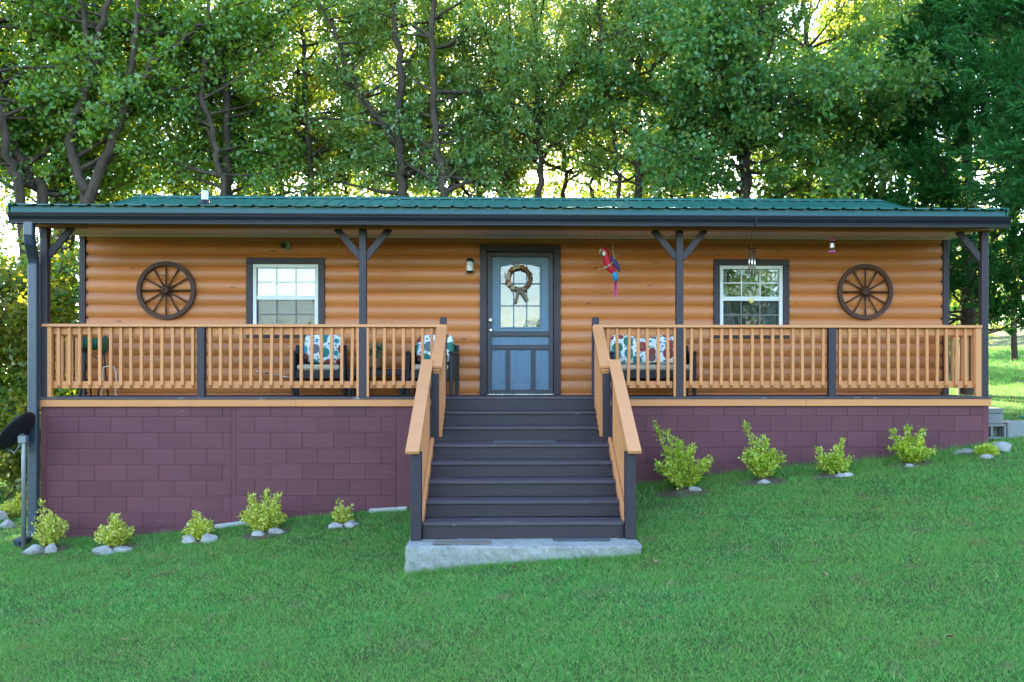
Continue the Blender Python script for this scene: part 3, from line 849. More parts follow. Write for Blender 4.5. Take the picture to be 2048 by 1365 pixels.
for s in (-1, 1):
    # carriages at the sides
    q = MB(); X = XS + s * (HL + 0.0)
    poly = [(-2.22, -0.56), (-3.45, -1.27), (-3.45, -1.396), (-1.70, -1.396), (-1.70, -0.56)]
    V = [(X + dx, y, z) for dx in (0.003 * s, 0.035 * s) for y, z in poly]
    q.add(V, [list(range(5)), list(range(9, 4, -1))] + [[i, (i + 1) % 5, (i + 1) % 5 + 5, i + 5] for i in range(5)]); part(q, 'side_panel', M_char, stairs)
    q = MB(); q.bar((XS + s * (HU + 0.022), -1.16, -0.02), (XS + s * (HU + 0.022), -1.78, -0.37), 0.036, 0.20, b=0.003); part(q, 'upper_stringer', M_rail, stairs)
    # posts
    bx = XS + s * (HL + 0.058)
    q = MB(); q.box(bx - 0.055, bx + 0.055, -3.54, -3.43, -1.399, -0.50, 0.006); bp = part(q, 'newel_post', M_char, stairs)
    for Z in (-1.36, -1.25, -1.16):
        b_ = MB(); b_.lathe((bx - s * 0.025, -3.541, Z), [(0.008, 0.0), (0.008, -0.004), (0.004, -0.006)], 8, 'y'); part(b_, 'bolt', M_black, bp)
    ux = XS + s * 1.008                                   # upper rail line
    lx = XS + s * 1.122                                   # lower rail line
    q = MB(); q.box(ux - 0.044 + s * 0.02, ux + 0.044 + s * 0.02, -2.02, -1.93, -0.53, 0.372, 0.004); part(q, 'newel_post', M_char, stairs)
    q = MB(); q.box(lx - 0.044, lx + 0.044, -2.12, -2.03, -0.75, 0.34, 0.004); part(q, 'newel_post', M_char, stairs)
    # handrails
    q = MB(); q.bar((ux, -1.12, 0.895), (ux, -2.04, 0.375), 0.14, 0.038, b=0.004); part(q, 'handrail', M_cap, stairs)
    q = MB(); q.bar((ux, -1.15, 0.815), (ux, -2.03, 0.318), 0.085, 0.055, b=0.003); part(q, 'rail_plate', M_rail, stairs)
    q = MB(); q.bar((lx, -1.93, 0.455), (lx, -3.63, -0.500), 0.14, 0.038, b=0.004); part(q, 'handrail', M_cap, stairs)
    q = MB(); q.bar((lx - s * 0.03, -2.0, 0.365), (lx - s * 0.03, -3.48, -0.468), 0.038, 0.085, b=0.003); part(q, 'rail_plate', M_rail, stairs)
    # bottom rails and balusters
    q = MB(); q.bar((ux, -1.16, 0.02), (ux, -1.94, -0.42), 0.038, 0.14, b=0.003); part(q, 'bottom_rail', M_rail, stairs)
    q = MB(); q.bar((lx - s * 0.075, -2.10, -0.50), (lx - s * 0.075, -3.44, -1.255), 0.038, 0.11, b=0.003); part(q, 'bottom_rail', M_rail, stairs)
    for k in range(6):
        Y = -1.30 - k * 0.115; zt = 0.895 + (Y + 1.12) * 0.565 - 0.05
        q = MB(); q.box(ux - 0.019 - s * 0.039, ux + 0.019 - s * 0.039, Y - 0.019, Y + 0.019, zt - 0.88, zt, 0.003); part(q, 'baluster', M_rail, stairs)
    for k in range(10):
        Y = -2.20 - k * 0.125; zt = 0.455 + (Y + 1.93) * 0.562 - 0.045
        q = MB(); q.box(lx - 0.019 - s * 0.03, lx + 0.019 - s * 0.03, Y - 0.019, Y + 0.019, zt - 0.90, zt, 0.003); part(q, 'baluster', M_rail, stairs)

# ---- concrete slab under the stairs
def slab():
    x0, x1, y0, y1, z1 = XS - 1.165, XS + 1.155, -3.87, -2.2, -1.4
    rn = np.random.default_rng(2)
    nx, ny_, nz = 60, 14, 8
    q = MB()
    def wob(p): return (p[0] + rn.normal(0, 0.006), p[1] + rn.normal(0, 0.007), p[2] + rn.normal(0, 0.003))
    V = []; F = []
    # profile: top back -> top front -> down the front
    prof = [(y1 + (y0 + 0.015 - y1) * i / 10, z1) for i in range(11)] + [(y0, z1 - 0.015)] + [(y0 + 0.004 * (i % 2), z1 - 0.015 - 0.06 * (i + 1)) for i in range(6)]
    for (y, z) in prof:
        for i in range(nx + 1): V.append(wob((x0 + (x1 - x0) * i / nx, y, z)))
    n = nx + 1
    for j in range(len(prof) - 1):
        for i in range(nx): F.append([j * n + i, (j + 1) * n + i, (j + 1) * n + i + 1, j * n + i + 1])
    for i in (0, nx):
        ring = [j * n + i for j in range(len(prof))]
        b0 = len(V); V.append((V[i][0], y1, z1 - 0.40)); F.append(ring + [b0])
    q.add(V, F)
    o = q.solo('concrete_slab', M_slab, 'weathered concrete slab at the foot of the stairs', 'slab')
    # a cracked lower course of blocks
def slab_mat():
    m, n, l, b = new_mat('stained_slab_concrete')
    v = coords(n, l, (1, 1, 1), False)
    f = noise(n, l, v, 3, 7, 0.65); g = noise(n, l, v, 40, 6, 0.7)
    c = ramp(n, l, f, [(0.28, (0.13, 0.13, 0.11)), (0.48, (0.27, 0.265, 0.25)), (0.72, (0.38, 0.375, 0.36))])
    c = mixc(n, l, 0.35, c, ramp(n, l, g, [(0.35, (0.15, 0.15, 0.13)), (0.65, (0.40, 0.39, 0.37))]))
    vo = n.new('ShaderNodeTexVoronoi'); vo.feature = 'DISTANCE_TO_EDGE'; vo.inputs['Scale'].default_value = 1.1
    d = n.new('ShaderNodeVectorMath'); d.operation = 'ADD'
    nz = n.new('ShaderNodeTexNoise'); nz.inputs['Scale'].default_value = 5; l.new(v, nz.inputs['Vector'])
    l.new(v, d.inputs[0]); l.new(nz.outputs['Color'], d.inputs[1]); l.new(d.outputs[0], vo.inputs['Vector'])
    mr = n.new('ShaderNodeMapRange'); mr.inputs[1].default_value = 0.0; mr.inputs[2].default_value = 0.006; mr.inputs[3].default_value = 0.75; mr.inputs[4].default_value = 0.0
    l.new(vo.outputs['Distance'], mr.inputs[0])
    c = mixc(n, l, mr.outputs[0], c, (0.10, 0.095, 0.085))
    l.new(c, b.inputs['Base Color']); setin(b, Roughness=0.9)
    bump(n, l, b, g, 0.7, 0.01)
    return m
M_slab = slab_mat()
slab()
# ================================================================== things on and around the porch
def fabric():
    """bold ikat print: white ground, teal and green medallions, dark red hearts"""
    m, n, l, b = new_mat('ikat_fabric')
    v = coords(n, l, (1, 1, 1), True)
    def vor(scale, off, feat='F1'):
        mp = n.new('ShaderNodeMapping'); mp.inputs['Location'].default_value = off; l.new(v, mp.inputs['Vector'])
        t = n.new('ShaderNodeTexVoronoi'); t.inputs['Scale'].default_value = scale; t.inputs['Randomness'].default_value = 0.7; t.feature = feat
        l.new(mp.outputs[0], t.inputs['Vector']); return t
    t1 = vor(6.2, (0, 0, 0)); sep = n.new('ShaderNodeSeparateColor'); l.new(t1.outputs['Color'], sep.inputs[0])
    cell = ramp(n, l, sep.outputs[0], [(0.0, (0.02, 0.22, 0.27)), (0.3, (0.03, 0.16, 0.09)), (0.5, (0.02, 0.30, 0.36)), (0.62, (0.24, 0.045, 0.04)), (0.95, (0.30, 0.06, 0.05))])
    def band(tex, a, b_):
        mr = n.new('ShaderNodeMapRange'); mr.inputs[1].default_value = a; mr.inputs[2].default_value = b_; l.new(tex.outputs['Distance'], mr.inputs[0]); return mr.outputs[0]
    c = mixc(n, l, band(t1, 0.46, 0.50), cell, (0.80, 0.80, 0.78))
    t2 = vor(22, (3, 1, 2)); c2 = mixc(n, l, band(t2, 0.34, 0.38), (0.02, 0.22, 0.30), c)
    e = n.new('ShaderNodeMath'); e.operation = 'GREATER_THAN'; e.inputs[1].default_value = 0.52; l.new(t1.outputs['Distance'], e.inputs[0])
    c = mixc(n, l, e.outputs[0], c, c2)
    mr = n.new('ShaderNodeMapRange'); mr.inputs[1].default_value = 0.17; mr.inputs[2].default_value = 0.15; l.new(t1.outputs['Distance'], mr.inputs[0])
    c = mixc(n, l, mr.outputs[0], c, (0.10, 0.28, 0.20))
    l.new(c, b.inputs['Base Color']); setin(b, Roughness=0.9)
    return m
M_ikat = fabric()
def wicker():
    m, n, l, b = new_mat('dark_wicker')
    v = coords(n, l, (1, 1, 1), True)
    w1 = n.new('ShaderNodeTexWave'); w1.bands_direction = 'Z'; w1.inputs['Scale'].default_value = 28; l.new(v, w1.inputs['Vector'])
    w2 = n.new('ShaderNodeTexWave'); w2.bands_direction = 'X'; w2.inputs['Scale'].default_value = 18; l.new(v, w2.inputs['Vector'])
    mm = n.new('ShaderNodeMath'); mm.operation = 'MULTIPLY'; l.new(w1.outputs['Fac'], mm.inputs[0]); l.new(w2.outputs['Fac'], mm.inputs[1])
    c = ramp(n, l, mm.outputs[0], [(0.1, (0.016, 0.018, 0.022)), (0.8, (0.05, 0.055, 0.065))])
    l.new(c, b.inputs['Base Color']); setin(b, Roughness=0.42); bump(n, l, b, mm.outputs[0], 0.8, 0.006)
    return m
M_wicker = wicker()
def cushion(q, c, r, pw=0.35, n=20, m=12, tilt=0.0, rz=0.0, roll=0.0):
    """soft pillow: superellipsoid with half sizes r, pinched corners"""
    V = []; F = []
    sg = lambda a, p: math.copysign(abs(a) ** p, a)
    cz, sz_ = math.cos(rz), math.sin(rz); ct, st_ = math.cos(tilt), math.sin(tilt); cr, sr = math.cos(roll), math.sin(roll)
    for i in range(m + 1):
        ph = -math.pi / 2 + math.pi * i / m
        for k in range(n):
            t = 2 * math.pi * k / n
            rr = math.cos(ph) ** 0.55 if math.cos(ph) > 0 else 0
            x = r[0] * rr * sg(math.cos(t), pw); z = r[2] * rr * sg(math.sin(t), pw); y = r[1] * math.sin(ph)
            x, z = x * cr - z * sr, x * sr + z * cr
            y, z = y * ct - z * st_, y * st_ + z * ct
            x, y = x * cz - y * sz_, x * sz_ + y * cz
            V.append((c[0] + x, c[1] + y, c[2] + z))
    for i in range(m):
        for k in range(n): F.append([i * n + k, i * n + (k + 1) % n, (i + 1) * n + (k + 1) % n, (i + 1) * n + k])
    return q.add(V, F, True)
def wicker_seat(name, loc, W, label, cat, rz=0.0, group=None):
    """armchair or loveseat in dark wicker; x across, -y front, local coordinates"""
    t = thing(name, loc, label, cat, group, rz)
    D = 0.56; h = W / 2
    def b(nm, *a, m=M_wicker, bev=0.012):
        q = MB(); q.box(*a, bev); return q.build(nm, m, t, world=False)
    for sx in (-1, 1):
        for sy in (-1, 1):
            b('leg', sx * h - sx * 0.05, sx * h, sy * D / 2 - sy * 0.05, sy * D / 2, 0.0, 0.56 if sy < 0 else 0.70)
        q = MB(); q.box(sx * h - sx * 0.062, sx * h + sx * 0.006, -D / 2 - 0.012, D / 2 - 0.06, 0.561, 0.60, 0.014); q.build('armrest', M_wicker, t, world=False)
        b('side_panel', sx * h - sx * 0.035, sx * h - sx * 0.015, -D / 2 + 0.051, D / 2 - 0.051, 0.22, 0.56, bev=0.004)
    b('seat', -h + 0.051, h - 0.051, -D / 2 + 0.004, D / 2 - 0.06, 0.23, 0.345)
    q = MB(); q.obox((0, D / 2 - 0.04, 0.52), (1, 0, 0), (0, math.cos(-0.15), math.sin(-0.15)), (0, math.sin(0.15), math.cos(0.15)), (h - 0.052, 0.02, 0.19), 0.012); q.build('backrest', M_wicker, t, world=False)
    b('back_rail', -h + 0.05, h - 0.05, D / 2 - 0.03, D / 2 + 0.012, 0.66, 0.70)
    return t
PYC = -0.42
c1 = at(640, 790, PYC); c2 = at(866, 790, PYC); c3 = at(1300, 790, PYC)
wicker_seat('wicker_armchair', (c1[0], PYC, 0.001), 0.70, 'dark wicker armchair under the window, left of the small table', 'armchair', R(8))
wicker_seat('wicker_armchair', (c2[0], PYC, 0.001), 0.64, 'dark wicker armchair beside the stairs, right of the small table', 'armchair', R(-6))
wicker_seat('wicker_loveseat', (c3[0], PYC, 0.001), 1.17, 'dark wicker loveseat on the porch right of the door', 'loveseat', 0)
def seat_cushion(x, w, label, rz=0.0):
    q = MB(); cushion(q, (x, PYC - 0.03, 0.392), (w / 2, 0.25, 0.045), 0.22, rz=rz)
    q.solo('seat_cushion', M_beige, label, 'cushion')
def flat_cushion(x, w, label, rz):
    q = MB(); q.obox((x, PYC - 0.03, 0.385), (math.cos(rz), math.sin(rz), 0), (-math.sin(rz), math.cos(rz), 0), (0, 0, 1), (w / 2, 0.235, 0.038), 0.022)
    q.solo('seat_cushion', M_beige, label, 'cushion')
flat_cushion(c1[0], 0.56, 'beige seat cushion on the left armchair', R(8))
flat_cushion(c2[0], 0.50, 'beige seat cushion on the armchair beside the stairs', R(-6))
flat_cushion(c3[0], 1.04, 'long beige seat cushion on the loveseat', 0)
def pillow(px, w, h, label, rz=0.0, roll=0.0, zc=None):
    p = at(px, 700, PYC + 0.10)
    q = MB(); cushion(q, (p[0], PYC + 0.10, zc or (0.43 + h / 2)), (w / 2, 0.085, h / 2), 0.42, tilt=R(-14), rz=rz, roll=roll)
    q.solo('patterned_pillow', M_ikat, label, 'pillow', 'ikat pillows on the porch seats')
pillow(648, 0.54, 0.43, 'teal and red patterned back pillow on the left armchair', R(8), R(-3))
pillow(870, 0.52, 0.42, 'teal and red patterned back pillow on the armchair by the stairs', R(-6), R(2))
pillow(1246, 0.37, 0.42, 'patterned back pillow at the left end of the loveseat', R(10), R(-6))
pillow(1288, 0.40, 0.37, 'patterned pillow in the middle of the loveseat', 0, R(3))
pillow(1338, 0.44, 0.43, 'patterned back pillow at the right end of the loveseat', R(-5), R(4))
# small table with plant
tp = at(755, 790, -0.40)
t = thing('wicker_side_table', (tp[0], -0.40, 0.001), 'low dark wicker side table between the two armchairs', 'table')
for sx in (-1, 1):
    for sy in (-1, 1):
        q = MB(); q.box(sx * 0.37 - sx * 0.05, sx * 0.37, sy * 0.20 - sy * 0.05, sy * 0.20, 0.0, 0.27, 0.008); q.build('leg', M_wicker, t, world=False)
q = MB(); q.box(-0.38, 0.38, -0.21, 0.21, 0.271, 0.345, 0.008); q.build('apron', M_wicker, t, world=False)
q = MB(); q.box(-0.385, 0.385, -0.215, 0.215, 0.3455, 0.362, 0.005); q.build('tabletop', M_black, t, world=False)
M_clay = paint('brown_basket_pot', (0.22, 0.105, 0.05), 0.8, 0.2, (20, 20, 20), (120, 120, 60), 0.6)
# ================================================================== leaves, shrubs, trees
def unit(a): return a / (np.linalg.norm(a, axis=1, keepdims=True) + 1e-9)
def leaves_mesh(name, P, A, N, L, W, fold=0.18, lobed=False):
    """leaf blades folded along the midrib: P base, A axis, N rough normal, L length, W width (arrays). lobed: three points"""
    A = unit(A); B = unit(np.cross(A, N)); U = np.cross(B, A)
    L = L[:, None]; W = W[:, None]
    n = len(P)
    if not lobed:
        v0 = P; v2 = P + A * L; mid = P + A * L * 0.42 + U * W * fold
        V = np.stack([v0, mid + B * W / 2, v2, mid - B * W / 2], 1).reshape(-1, 3)
        i = np.arange(n)[:, None] * 4
        F = np.concatenate([i + [[0, 1, 2]], i + [[0, 2, 3]]])
    else:
        c = P + A * L * 0.30
        s1 = P + A * L * 0.62 + B * W * 0.55 + U * W * fold; s2 = P + A * L * 0.62 - B * W * 0.55 + U * W * fold
        V = np.stack([P, P + A * L * 0.18 + B * W * 0.42 + U * W * fold, s1, P + A * L * 1.02, s2, P + A * L * 0.18 - B * W * 0.42 + U * W * fold, P + A * L * 0.55 + B * W * 0.16, P + A * L * 0.55 - B * W * 0.16], 1).reshape(-1, 3)
        i = np.arange(n)[:, None] * 8
        F = np.concatenate([i + [[0, 1, 2]], i + [[0, 2, 6]], i + [[0, 6, 3]], i + [[0, 3, 7]], i + [[0, 7, 4]], i + [[0, 4, 5]]])
    return np_mesh(name, V, F)

LM_maple = leaf_mat('maple_leaf', [(0.060, 0.170, 0.034), (0.088, 0.215, 0.040), (0.12, 0.25, 0.045), (0.072, 0.19, 0.046)], [(0.28, 0.50, 0.025), (0.42, 0.58, 0.03), (0.52, 0.56, 0.035)], 0.5)
LM_elm = leaf_mat('elm_leaf', [(0.074, 0.182, 0.068), (0.10, 0.225, 0.080), (0.135, 0.26, 0.085), (0.16, 0.26, 0.072)], [(0.30, 0.52, 0.06), (0.42, 0.58, 0.06), (0.55, 0.56, 0.06)], 0.5)
LM_gum = leaf_mat('sweetgum_leaf', [(0.042, 0.14, 0.048), (0.060, 0.175, 0.056), (0.085, 0.21, 0.060), (0.17, 0.225, 0.052)], [(0.20, 0.44, 0.05), (0.32, 0.48, 0.05)], 0.38, 0.03)
LM_yell = leaf_mat('yellowing_leaf', [(0.09, 0.17, 0.02), (0.14, 0.20, 0.02), (0.20, 0.19, 0.02)], [(0.40, 0.46, 0.03), (0.52, 0.46, 0.03)], 0.5)
LM_cedar = leaf_mat('cedar_spray', [(0.014, 0.085, 0.020), (0.022, 0.115, 0.026), (0.036, 0.15, 0.034)], [(0.05, 0.18, 0.03), (0.08, 0.22, 0.03)], 0.25, 0.012)
LM_gold = leaf_mat('golden_euonymus_leaf', [(0.64, 0.64, 0.05), (0.74, 0.70, 0.09), (0.48, 0.56, 0.045), (0.78, 0.74, 0.24), (0.30, 0.42, 0.04)], [(0.6, 0.62, 0.06), (0.7, 0.68, 0.12)], 0.42, 0.05)
LM_lime = leaf_mat('lime_euonymus_leaf', [(0.46, 0.60, 0.04), (0.58, 0.66, 0.055), (0.30, 0.47, 0.035), (0.68, 0.67, 0.07), (0.17, 0.33, 0.03)], [(0.5, 0.6, 0.05), (0.6, 0.64, 0.06)], 0.42, 0.05)

def tube_arrays(polys, n):
    """polys: list of (points (k,3), radii (k,)) -> V, F quads, vectorised per poly"""
    VV = []; FF = []; o = 0
    ang = np.arange(n) * 2 * math.pi / n; ca = np.cos(ang)[None, :, None]; sa = np.sin(ang)[None, :, None]
    for P, r in polys:
        k = len(P)
        a = np.empty_like(P); a[1:-1] = P[2:] - P[:-2]; a[0] = P[1] - P[0]; a[-1] = P[-1] - P[-2]; a = unit(a)
        u = unit(np.cross(a, np.array([[0.37, 0.86, 0.12]]))); w = np.cross(a, u)
        V = P[:, None, :] + r[:, None, None] * (ca * u[:, None, :] + sa * w[:, None, :])
        VV.append(V.reshape(-1, 3))
        i = np.arange(k - 1)[:, None] * n; j = np.arange(n)[None, :]; j2 = (j + 1) % n
        FF.append(np.stack([i + j, i + j2, i + n + j2, i + n + j], -1).reshape(-1, 4) + o)
        o += k * n
    return np.concatenate(VV), np.concatenate(FF)
def smooth_poly(P, sub, jit, g):
    P = np.asarray(P, float); n = len(P); out = []
    for i in range(n - 1):
        p0, p1, p2, p3 = P[max(i - 1, 0)], P[i], P[i + 1], P[min(i + 2, n - 1)]
        for s in range(sub):
            t = s / sub
            out.append(0.5 * ((2 * p1) + (-p0 + p2) * t + (2 * p0 - 5 * p1 + 4 * p2 - p3) * t * t + (-p0 + 3 * p1 - 3 * p2 + p3) * t ** 3))
    out.append(P[-1]); out = np.array(out)
    out[1:-1, :3] += g.normal(0, jit, (len(out) - 2, 3))
    return out
def grow_tree(name, label, stems, seed, leaf, zmin=1.5, nbr=46, blen=2.2, twigs=12, per=26, L=0.12, W=0.09, bark=None, group=None, cat='tree', elev=(0.05, 0.75), lobed=False, spread=0.10, droop=0.35, twl=(0.35, 0.9), azf=None):
    """stems: list of polylines of (x, y, z, radius) in world space, first point at the ground"""
    g = np.random.default_rng(seed)
    base = np.array(stems[0][0][:3])
    t = thing(name, base, label, cat, group)
    thick = []; thin = []; leafP = []; leafA = []
    allst = [smooth_poly(s, 5, 0.03, g) for s in stems]
    for s in allst: thick.append((s[:, :3], np.maximum(s[:, 3], 0.012)))
    lens = np.array([len(s) for s in allst], float)
    cand = []
    for s in allst:
        for i in range(len(s)):
            if s[i, 2] > zmin: cand.append((s, i))
    for b in range(nbr):
        s, i = cand[g.integers(len(cand))]
        p = s[i, :3].copy(); rr = s[i, 3]
        az = g.uniform(0, 2 * math.pi) if azf is None else azf(g); el = g.uniform(*elev)
        d = np.array((math.cos(az) * math.cos(el), math.sin(az) * math.cos(el), math.sin(el)))
        ln = blen * g.uniform(0.45, 1.25)
        k = 6; pts = [p]; dd = d.copy()
        for j in range(k - 1):
            dd = dd + g.normal(0, 0.16, 3) + np.array((0, 0, 0.05)); dd /= np.linalg.norm(dd)
            pts.append(pts[-1] + dd * ln / (k - 1))
        pts = np.array(pts)
        r0 = min(rr * 0.6, 0.012 + 0.016 * ln)
        thick.append((pts, np.linspace(r0, 0.006, k)))
        ntw = max(3, int(twigs * ln / blen))
        for q in range(ntw):
            u = g.uniform(0.22, 1.0) * (k - 1); ji = min(int(u), k - 2); fr = u - ji
            sp = pts[ji] * (1 - fr) + pts[ji + 1] * fr
            td = unit((pts[ji + 1] - pts[ji])[None])[0] * 0.7 + g.normal(0, 0.62, 3); td /= np.linalg.norm(td)
            tl = g.uniform(*twl)
            e = sp + td * tl + np.array((0, 0, -0.06 * tl))
            thin.append((np.array([sp, e]), np.array([0.0075, 0.002])))
            m = max(4, int(per * g.uniform(0.5, 1.4) * tl / 0.6))
            uu = g.uniform(0.1, 1.06, m)[:, None]
            leafP.append(sp + (e - sp) * uu + g.normal(0, spread, (m, 3)))
            leafA.append(np.tile(td, (m, 1)))
    P = np.concatenate(leafP); TD = np.concatenate(leafA); n = len(P)
    A = TD * 0.5 + g.normal(0, 0.75, (n, 3)) + np.array((0, 0, -droop)); N = g.normal(0, 0.55, (n, 3)) + np.array((0, 0, 1.0))
    me = leaves_mesh('crown', P - base, A, N, L * g.uniform(0.6, 1.25, n), W * g.uniform(0.6, 1.25, n), lobed=lobed)
    tag(link('crown', me, leaf, t), kind='stuff')
    V1, F1 = tube_arrays([(p, r) for p, r in thick], 7)
    link('trunk', np_mesh('trunk', V1 - base, F1, True), bark or M_bark, t)
    V2, F2 = tube_arrays(thin, 3)
    tag(link('twigs', np_mesh('twigs', V2 - base, F2, True), bark or M_bark, t), kind='stuff')
    return t
def stem(Y, pts, r0, r1, dy=0.0, top=True, foot=True):
    """polyline through photographed points at depth Y; foot added on the ground"""
    out = []
    n = len(pts)
    P = [at(px, py, Y + dy * i) for i, (px, py) in enumerate(pts)]
    if foot:
        q = P[0]; f = np.array((q[0] + (q[0] - P[1][0]) * 0.2, q[1], 0.0)); f[2] = terrain(f[0], f[1]) - 0.05
        P = [f] + P
    for i, p in enumerate(P):
        t = i / max(1, len(P) - 1)
        out.append((p[0], p[1], p[2], r0 * (1 - t) + r1 * t + (0.25 * r0 if (foot and i == 0) else 0)))
    return out
# ================================================================== the wood behind the cabin
G = 'trees of the wood behind the cabin'
def copy_tree(src, loc, rz, label):
    r = src.copy(); COL.objects.link(r); r.location = loc; r.rotation_euler = (0, 0, rz); r['label'] = label
    for ch in list(src.children):
        c_ = ch.copy(); COL.objects.link(c_); c_.parent = r
    return r
def T(name, label, Y, stems, seed, leaf, **kw):
    ss = []
    for (pts, r0, r1, foot) in stems: ss.append(stem(Y, pts, r0 * 0.86, r1 * 0.86, dy=kw.get('dy', 0.0), foot=foot))
    kw.pop('dy', None)
    kw['nbr'] = int(kw['nbr'] * 0.80)
    return grow_tree(name, label, ss, seed, leaf, group=G, **kw)
SIDE = lambda g: g.uniform(-0.45, math.pi + 0.45)
BACK = lambda g: g.uniform(0.12, math.pi - 0.12)
MAP = dict(L=0.115, W=0.085, per=40, twigs=13, blen=2.1)
T('maple_tree', 'leaning maple at the far left edge, its trunk bent to the left', 4.6, [([(50, 440), (22, 330), (0, 220), (-25, 90), (-50, -60)], 0.13, 0.05, True)], 101, LM_maple, zmin=0.6, nbr=44, azf=BACK, **MAP)
T('maple_tree', 'maple with a straight trunk leaning left above the downspout', 5.0, [([(88, 430), (60, 360), (30, 290), (5, 200), (-10, 80), (-30, -80)], 0.15, 0.05, True)], 102, LM_maple, zmin=3.6, nbr=40, azf=BACK, **MAP)
T('maple_tree', 'thickest dark trunk at left, upright behind the porch corner', 6.2, [([(126, 500), (122, 400), (118, 330), (112, 240), (118, 120), (100, -60), (95, -160)], 0.30, 0.08, True), ([(118, 320), (90, 220), (70, 110), (40, 0)], 0.12, 0.04, False)], 103, LM_maple, zmin=3.4, nbr=60, azf=BACK, **MAP)
T('maple_tree', 'maple with two curved main stems parting just above the roof corner', 4.8,
  [([(172, 430), (168, 385), (142, 300), (150, 235), (183, 150), (197, 70), (218, 5), (245, -90)], 0.14, 0.05, True),
   ([(173, 410), (205, 320), (248, 210), (262, 130), (275, 50), (282, -60)], 0.125, 0.04, False),
   ([(186, 135), (172, 60), (158, -10), (150, -90)], 0.07, 0.03, False), ([(252, 195), (300, 135), (348, 92), (410, 50)], 0.075, 0.03, False)], 104, LM_maple, zmin=4.0, nbr=74, azf=BACK, **MAP)
T('pale_tree', 'thin pale grey trunk just right of the curved double stem', 6.6, [([(216, 430), (203, 340), (182, 240), (176, 140), (170, 0), (165, -90)], 0.09, 0.04, True)], 105, LM_elm, zmin=3.0, nbr=34, bark=M_bark2, L=0.11, W=0.07, per=24, azf=BACK)
T('tall_tree', 'tall straight trunk right of the white vent pipe', 5.6, [([(456, 430), (456, 350), (453, 210), (450, 90), (446, -70)], 0.125, 0.06, True)], 106, LM_maple, zmin=3.2, nbr=50, azf=BACK, L=0.105, W=0.075, per=34, twigs=12)
T('crooked_tree', 'crooked trunk leaning left behind the white vent pipe', 5.2, [([(447, 420), (436, 340), (424, 270), (404, 180), (414, 110), (420, 10), (430, -90)], 0.085, 0.035, True)], 107, LM_maple, zmin=3.0, nbr=40, azf=BACK, L=0.105, W=0.075, per=34, twigs=12)
T('forked_tree', 'small forked trunk pair left of the middle of the roof', 7.5, [([(534, 430), (545, 350), (578, 300), (592, 220), (600, 120)], 0.085, 0.03, True), ([(565, 430), (556, 350), (540, 300), (525, 230), (520, 130)], 0.08, 0.03, True)], 108, LM_yell, zmin=2.8, nbr=54, L=0.11, W=0.08, per=24, azf=BACK)
T('slender_tree', 'slender grey trunk rising behind the forked pair', 7.2, [([(622, 430), (616, 300), (610, 180), (602, 40), (600, -60)], 0.10, 0.04, True)], 109, LM_elm, zmin=3.0, nbr=46, L=0.115, W=0.06, per=36, spread=0.08, azf=BACK)
T('leaning_tree', 'tree with one long limb arching left high above the roof', 5.8, [([(806, 430), (802, 340), (795, 270), (800, 150), (790, 30), (780, -80)], 0.14, 0.06, True), ([(795, 300), (765, 250), (728, 195), (700, 150), (672, 70), (640, 10)], 0.085, 0.03, False)], 110, LM_elm, zmin=3.0, nbr=58, L=0.12, W=0.062, per=38, spread=0.08, azf=BACK)
T('mature_tree', 'straight trunk of middling girth above the left stair post', 5.6, [([(888, 430), (884, 350), (871, 280), (867, 200), (863, 70), (862, -70)], 0.12, 0.06, True)], 111, LM_elm, zmin=3.6, nbr=58, L=0.115, W=0.055, per=42, spread=0.08, azf=BACK)
T('leaning_tree', 'thin trunk leaning left above the door', 7.0, [([(964, 430), (946, 350), (926, 280), (920, 200), (925, 100), (930, 0)], 0.085, 0.04, True)], 112, LM_yell, zmin=2.4, nbr=42, L=0.11, W=0.06, per=30, azf=BACK)
T('willow_oak', 'fine-leaved tree with an upright trunk right of the door', 6.5, [([(1079, 430), (1081, 330), (1076, 250), (1071, 110), (1070, -70)], 0.105, 0.05, True), ([(1078, 240), (1030, 190), (985, 150), (940, 110)], 0.05, 0.02, False), ([(1076, 230), (1130, 160), (1175, 110), (1210, 60)], 0.05, 0.02, False)], 113, LM_elm, zmin=4.8, nbr=78, blen=2.2, L=0.11, W=0.042, per=56, spread=0.085)
T('slender_tree', 'slim trunk between the fine-leaved tree and the red parrot', 8.0, [([(1130, 430), (1127, 320), (1110, 250), (1115, 130), (1120, -20)], 0.075, 0.03, True)], 114, LM_elm, zmin=3.4, nbr=36, L=0.11, W=0.055, per=32, azf=BACK)
T('oak_tree', 'dark upright trunk above the right end of the stairs', 6.4, [([(1277, 430), (1279, 330), (1272, 210), (1285, 110), (1300, 10), (1310, -80)], 0.12, 0.05, True), ([(1275, 190), (1320, 120), (1370, 60), (1420, 10)], 0.06, 0.02, False)], 115, LM_elm, zmin=3.4, nbr=60, L=0.12, W=0.06, per=36, spread=0.08, azf=SIDE)
T('sweetgum_tree', 'dense large-leaved tree with low boughs over the right half of the roof', 5.2, [([(1490, 430), (1492, 320), (1500, 200), (1515, 80), (1530, -40), (1540, -140)], 0.16, 0.06, True), ([(1492, 300), (1430, 240), (1400, 200)], 0.05, 0.02, False), ([(1496, 260), (1570, 200), (1620, 150)], 0.05, 0.02, False)], 116, LM_gum, zmin=1.8, nbr=104, blen=2.3, twigs=13, L=0.108, W=0.085, per=50, elev=(-0.25, 0.6))
T('maple_tree', 'leafy lower tree pressed between the big-leaved tree and the cedar', 6.2, [([(1700, 430), (1705, 330), (1700, 250), (1705, 160)], 0.10, 0.04, True)], 117, LM_gum, zmin=1.6, nbr=56, blen=1.9, L=0.12, W=0.095, per=36, elev=(-0.2, 0.6))
